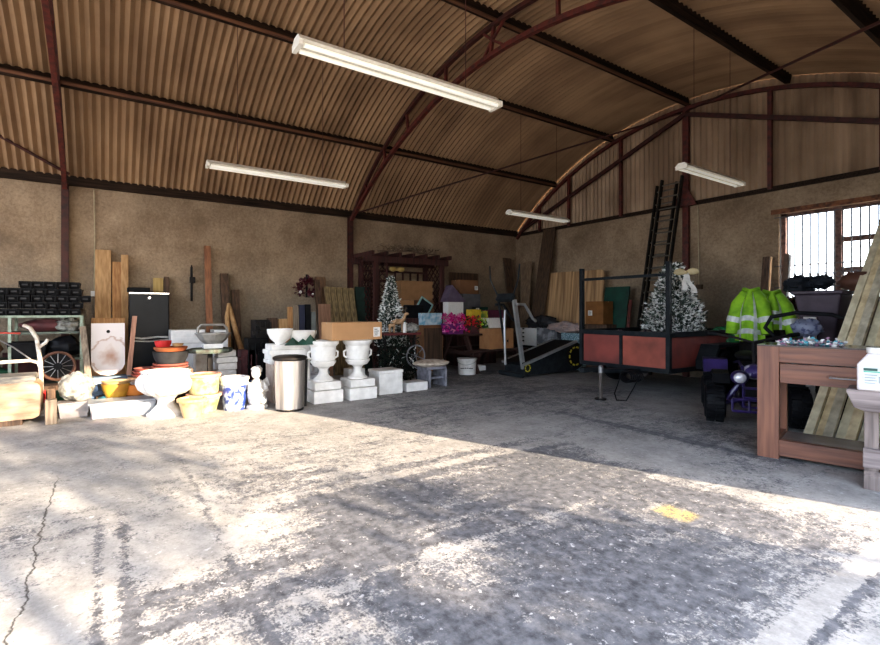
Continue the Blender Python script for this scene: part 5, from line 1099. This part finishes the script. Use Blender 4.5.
# console table
a0=Vector((*gp(757,455.5),0)); rz=R(12)
M_wal=wood('walnut veneer',(.20,.085,.05),(.105,.045,.03),'x',scale=5,rough=.45)
M_walv=wood('walnut veneer upright',(.22,.095,.055),(.12,.05,.032),'z',scale=5,rough=.45)
L_,H_,D_=1.35,.905,.42
t=thing('console_table','walnut veneered console table with one drawer, thick square legs and a low shelf','table',(a0.x,a0.y,0),rz)
for x in (0,L_-.15):
    MB().b2(x,x+.15,0,.06,0,H_-.0).build('leg',M_walv,t,bevel=.003); MB().b2(x,x+.15,D_-.06,D_,0,H_-.0).build('leg',M_walv,t,bevel=.003)
    MB().b2(x+.005,x+.145,.062,D_-.062,H_-.16,H_-.001).b2(x+.005,x+.145,.062,D_-.062,.03,.18).build('side_rail',M_wal,t)
MB().b2(.151,L_-.151,.003,.06,H_-.125,H_-.001).build('top_rail',M_wal,t,bevel=.002)
MB().b2(.0,L_,.0,D_,H_,H_+.012).build('tabletop',mat('dark glass top',(.06,.05,.05),.12,c2=(.05,.04,.04)),t)
d=MB().b2(.155,L_-.155,.012,.4,H_-.29,H_-.135).build('drawer',M_wal,t,bevel=.002); MB().tube([(.46,.012,H_-.215),(.47,-.025,H_-.213),(.78,-.025,H_-.213),(.79,.012,H_-.215)],.013,8).build('handle',M_chrome,d,smooth=True)
MB().b2(.151,L_-.151,.003,.06,.03,.155).build('bottom_rail',M_wal,t,bevel=.002); MB().b2(.151,L_-.151,.06,D_-.01,.135,.155).build('low_shelf',mat('grey brown shelf',(.24,.2,.18),.25,c2=(.18,.14,.12),scale=4),t)
random.seed(6); mb=MB(); m2=MB(); m3=MB()
for i in range(260): random.choice((mb,m2,m3)).leaf((.12+random.uniform(0,.42),.22+random.gauss(0,.09),H_+.013+abs(random.gauss(0,.018))),(random.gauss(0,1),random.gauss(0,1),random.uniform(.0,.4)),.04,.02)
g=thing('loose_netting','small heap of blue, pink and white plastic scraps on the console table','scraps',(a0.x,a0.y,0),rz); g['kind']='stuff'
mb.build('blue_scraps',mat('teal blue scraps',(.1,.35,.42),.5),g,kind='stuff'); m2.build('pink_scraps',mat('pink scraps',(.45,.25,.35),.5),g,kind='stuff'); m3.build('white_scraps',M_paper,g,kind='stuff')
# bench
x0,y0=gp(864,487); t=thing('saw_bench','weathered grey wooden saw bench standing at the right edge in front of the console','bench',(x0,y0,0),R(12))
M_sb=wood('weathered bench wood',(.30,.25,.24),(.13,.105,.1),'x',scale=5,rough=.9); M_sbv=wood('weathered bench leg',(.27,.22,.2),(.11,.09,.085),'z',scale=5,rough=.9)
HB=1.2-(391-310)*3.25/489-.0
MB().prism([(-.09,HB-.02),(-.05,HB-.12),(.0,HB-.14),(1.0,HB-.14),(1.0,HB),(-.09,HB)],-.05,.22).build('bench_top',M_sb,t,bevel=.006)
MB().b2(.0,.075,.0,.08,.08,HB-.141).build('leg',M_sbv,t,bevel=.004); MB().b2(.85,.93,.0,.08,.08,HB-.141).build('leg',M_sbv,t,bevel=.004)
MB().b2(-.005,.98,-.03,-.001,.14,.27).build('lower_rail',M_sb,t,bevel=.004)
for x in (0,.85): MB().prism([(-.05,0),(.28,0),(.28,.05),(.1,.1),(-.0,.12),(-.05,.09)],x-.0,x+.09,'x').build('foot',M_sbv,t,bevel=.004)
# jug
jx,jy=gp(872,391,HB); t=thing('plastic_jug','clear white plastic jug with a green and white label on the saw bench','bottle',(jx+.0,jy+.04,HB),R(12))
w=.085; MB().prism([(-w,.0),(w,.0),(w,.175),(.04,.235),(.035,.25),(-.035,.25),(-.04,.235),(-w,.175)],-.055,.055).build('jug_body',mat('translucent jug plastic',(.78,.72,.68),.3,c2=(.62,.58,.6),scale=12,alpha=.8),t,bevel=.012)
MB().lathe([(.038,.25),(.04,.285),(0,.288)],n=24).build('cap',M_white,t,smooth=True)
l=MB().b2(-.05,.075,-.0575,-.0555,.04,.165).build('paper_label',mat('pale label',(.7,.74,.72),.6),t)
MB().b2(-.05,.02,-.059,-.0575,.135,.152).build('label_print',mat('dark green print',(.05,.12,.1),.6),l); mb=MB()
for k in range(4): mb.b2(-.045,.01+.008*(k%2),-.059,-.0575,.05+k*.018,.056+k*.018)
mb.b2(.025,.06,-.059,-.0575,.055,.1); mb.build('label_text',mat('grey print',(.35,.38,.4),.6),l); MB().b2(-.05,.075,-.059,-.0575,.125,.132).build('green_band',mat('green band',(.1,.5,.35),.6),l)
def TREES():
    tree('garden_shrub','dense green shrub outside the open side',4.0,3.85,2.3,(.5,1.95),(.5,.85,80),90,.1,1)
    tree('leafy_tree','leafy tree outside the open side, closest to the shed',5.2,2.9,4.8,(2.7,4.9),(.6,2.4,36),80,.09,2)
    tree('leafy_tree','leafy tree outside the open side, beyond the shrub',7.4,2.6,4.8,(2.2,4.0),(.6,1.8,14),90,.1,5)
# ------------------------------------------------------------------ trees outside that dapple the sunlight
M_leaf = mat('sunlit leaves', (.10,.2,.04), .7, c2=(.05,.11,.02), scale=3)
M_bark = mat('grey bark', (.2,.16,.12), .9, c2=(.1,.08,.06), scale=8)
SUND = Vector((-.926,-.377,0)).normalized(); EL = R(17)
def tree(name,label,x,y,h,zs,cr,n,leafw,seed):
    rnd=random.Random(seed); t=thing(name,label,'tree',(x,y,-.13))
    MB().tube([(0,0,0),(.1,.05,h*.5),(0,.1,h*.9)],[.09,.06,.02],8).build('trunk',M_bark,t)
    mb=MB()
    for c in range(cr[2]):
        cx,cy,cz=rnd.uniform(-cr[0],cr[0])*.5,rnd.uniform(-cr[1],cr[1]),rnd.uniform(*zs); rr=rnd.uniform(.16,.36)
        for i in range(n):
            d=Vector((rnd.gauss(0,1),rnd.gauss(0,1),rnd.gauss(0,.8)))*rr*.6; p=Vector((cx,cy,cz))+d
            a=Vector((rnd.gauss(0,1),rnd.gauss(0,1),rnd.gauss(0,1))).normalized(); b=a.cross(Vector((rnd.gauss(0,1),rnd.gauss(0,1),rnd.gauss(0,1)))).normalized()
            w=leafw; mb.add([p,p+a*w+b*w*.35,p+a*w*2,p+a*w-b*w*.35],[(0,1,2,3)])
    mb.build('foliage',M_leaf,t)
TREES()
# ------------------------------------------------------------------ light
sun = bpy.data.objects.new('sun', bpy.data.lights.new('sun','SUN')); COL.objects.link(sun)
sun.data.energy = 14.0; sun.data.angle = R(.6); sun.data.color = (1,.82,.60)
dv = Vector((SUND.x*math.cos(EL), SUND.y*math.cos(EL), -math.sin(EL)))
sun.rotation_euler = dv.to_track_quat('-Z','Y').to_euler()
w = bpy.data.worlds.new('sky'); sc.world = w; w.use_nodes = True; nt = w.node_tree
bg = nt.nodes['Background']; sky = nt.nodes.new('ShaderNodeTexSky'); sky.sky_type = 'NISHITA'; sky.sun_disc = False
sky.sun_elevation = R(30); sky.sun_rotation = math.atan2(-SUND.x,-SUND.y); sky.dust_density = 2.5
mixc = nt.nodes.new('ShaderNodeMix'); mixc.data_type='RGBA'; mixc.inputs[0].default_value=.45; mixc.inputs[7].default_value=(7.2,8.0,9.4,1)
nt.links.new(sky.outputs[0], mixc.inputs[6]); nt.links.new(mixc.outputs[2], bg.inputs[0]); bg.inputs[1].default_value = .62
cam = bpy.data.objects.new('camera', bpy.data.cameras.new('camera')); COL.objects.link(cam); sc.camera = cam
cam.location = (0,0,HC); cam.rotation_euler = (PI/2, 0, math.atan2(SN, CS))
cam.data.sensor_width = 36; cam.data.lens = F/880*36; cam.data.shift_y = -12.5/880; cam.data.clip_start=.05
sc.view_settings.view_transform = 'Standard'; sc.view_settings.look = 'Medium High Contrast'; sc.view_settings.exposure = 0.42; sc.view_settings.gamma = 1.0
sc.cycles.max_bounces = 10; sc.cycles.diffuse_bounces = 6
sc.cycles.sample_clamp_indirect = 6
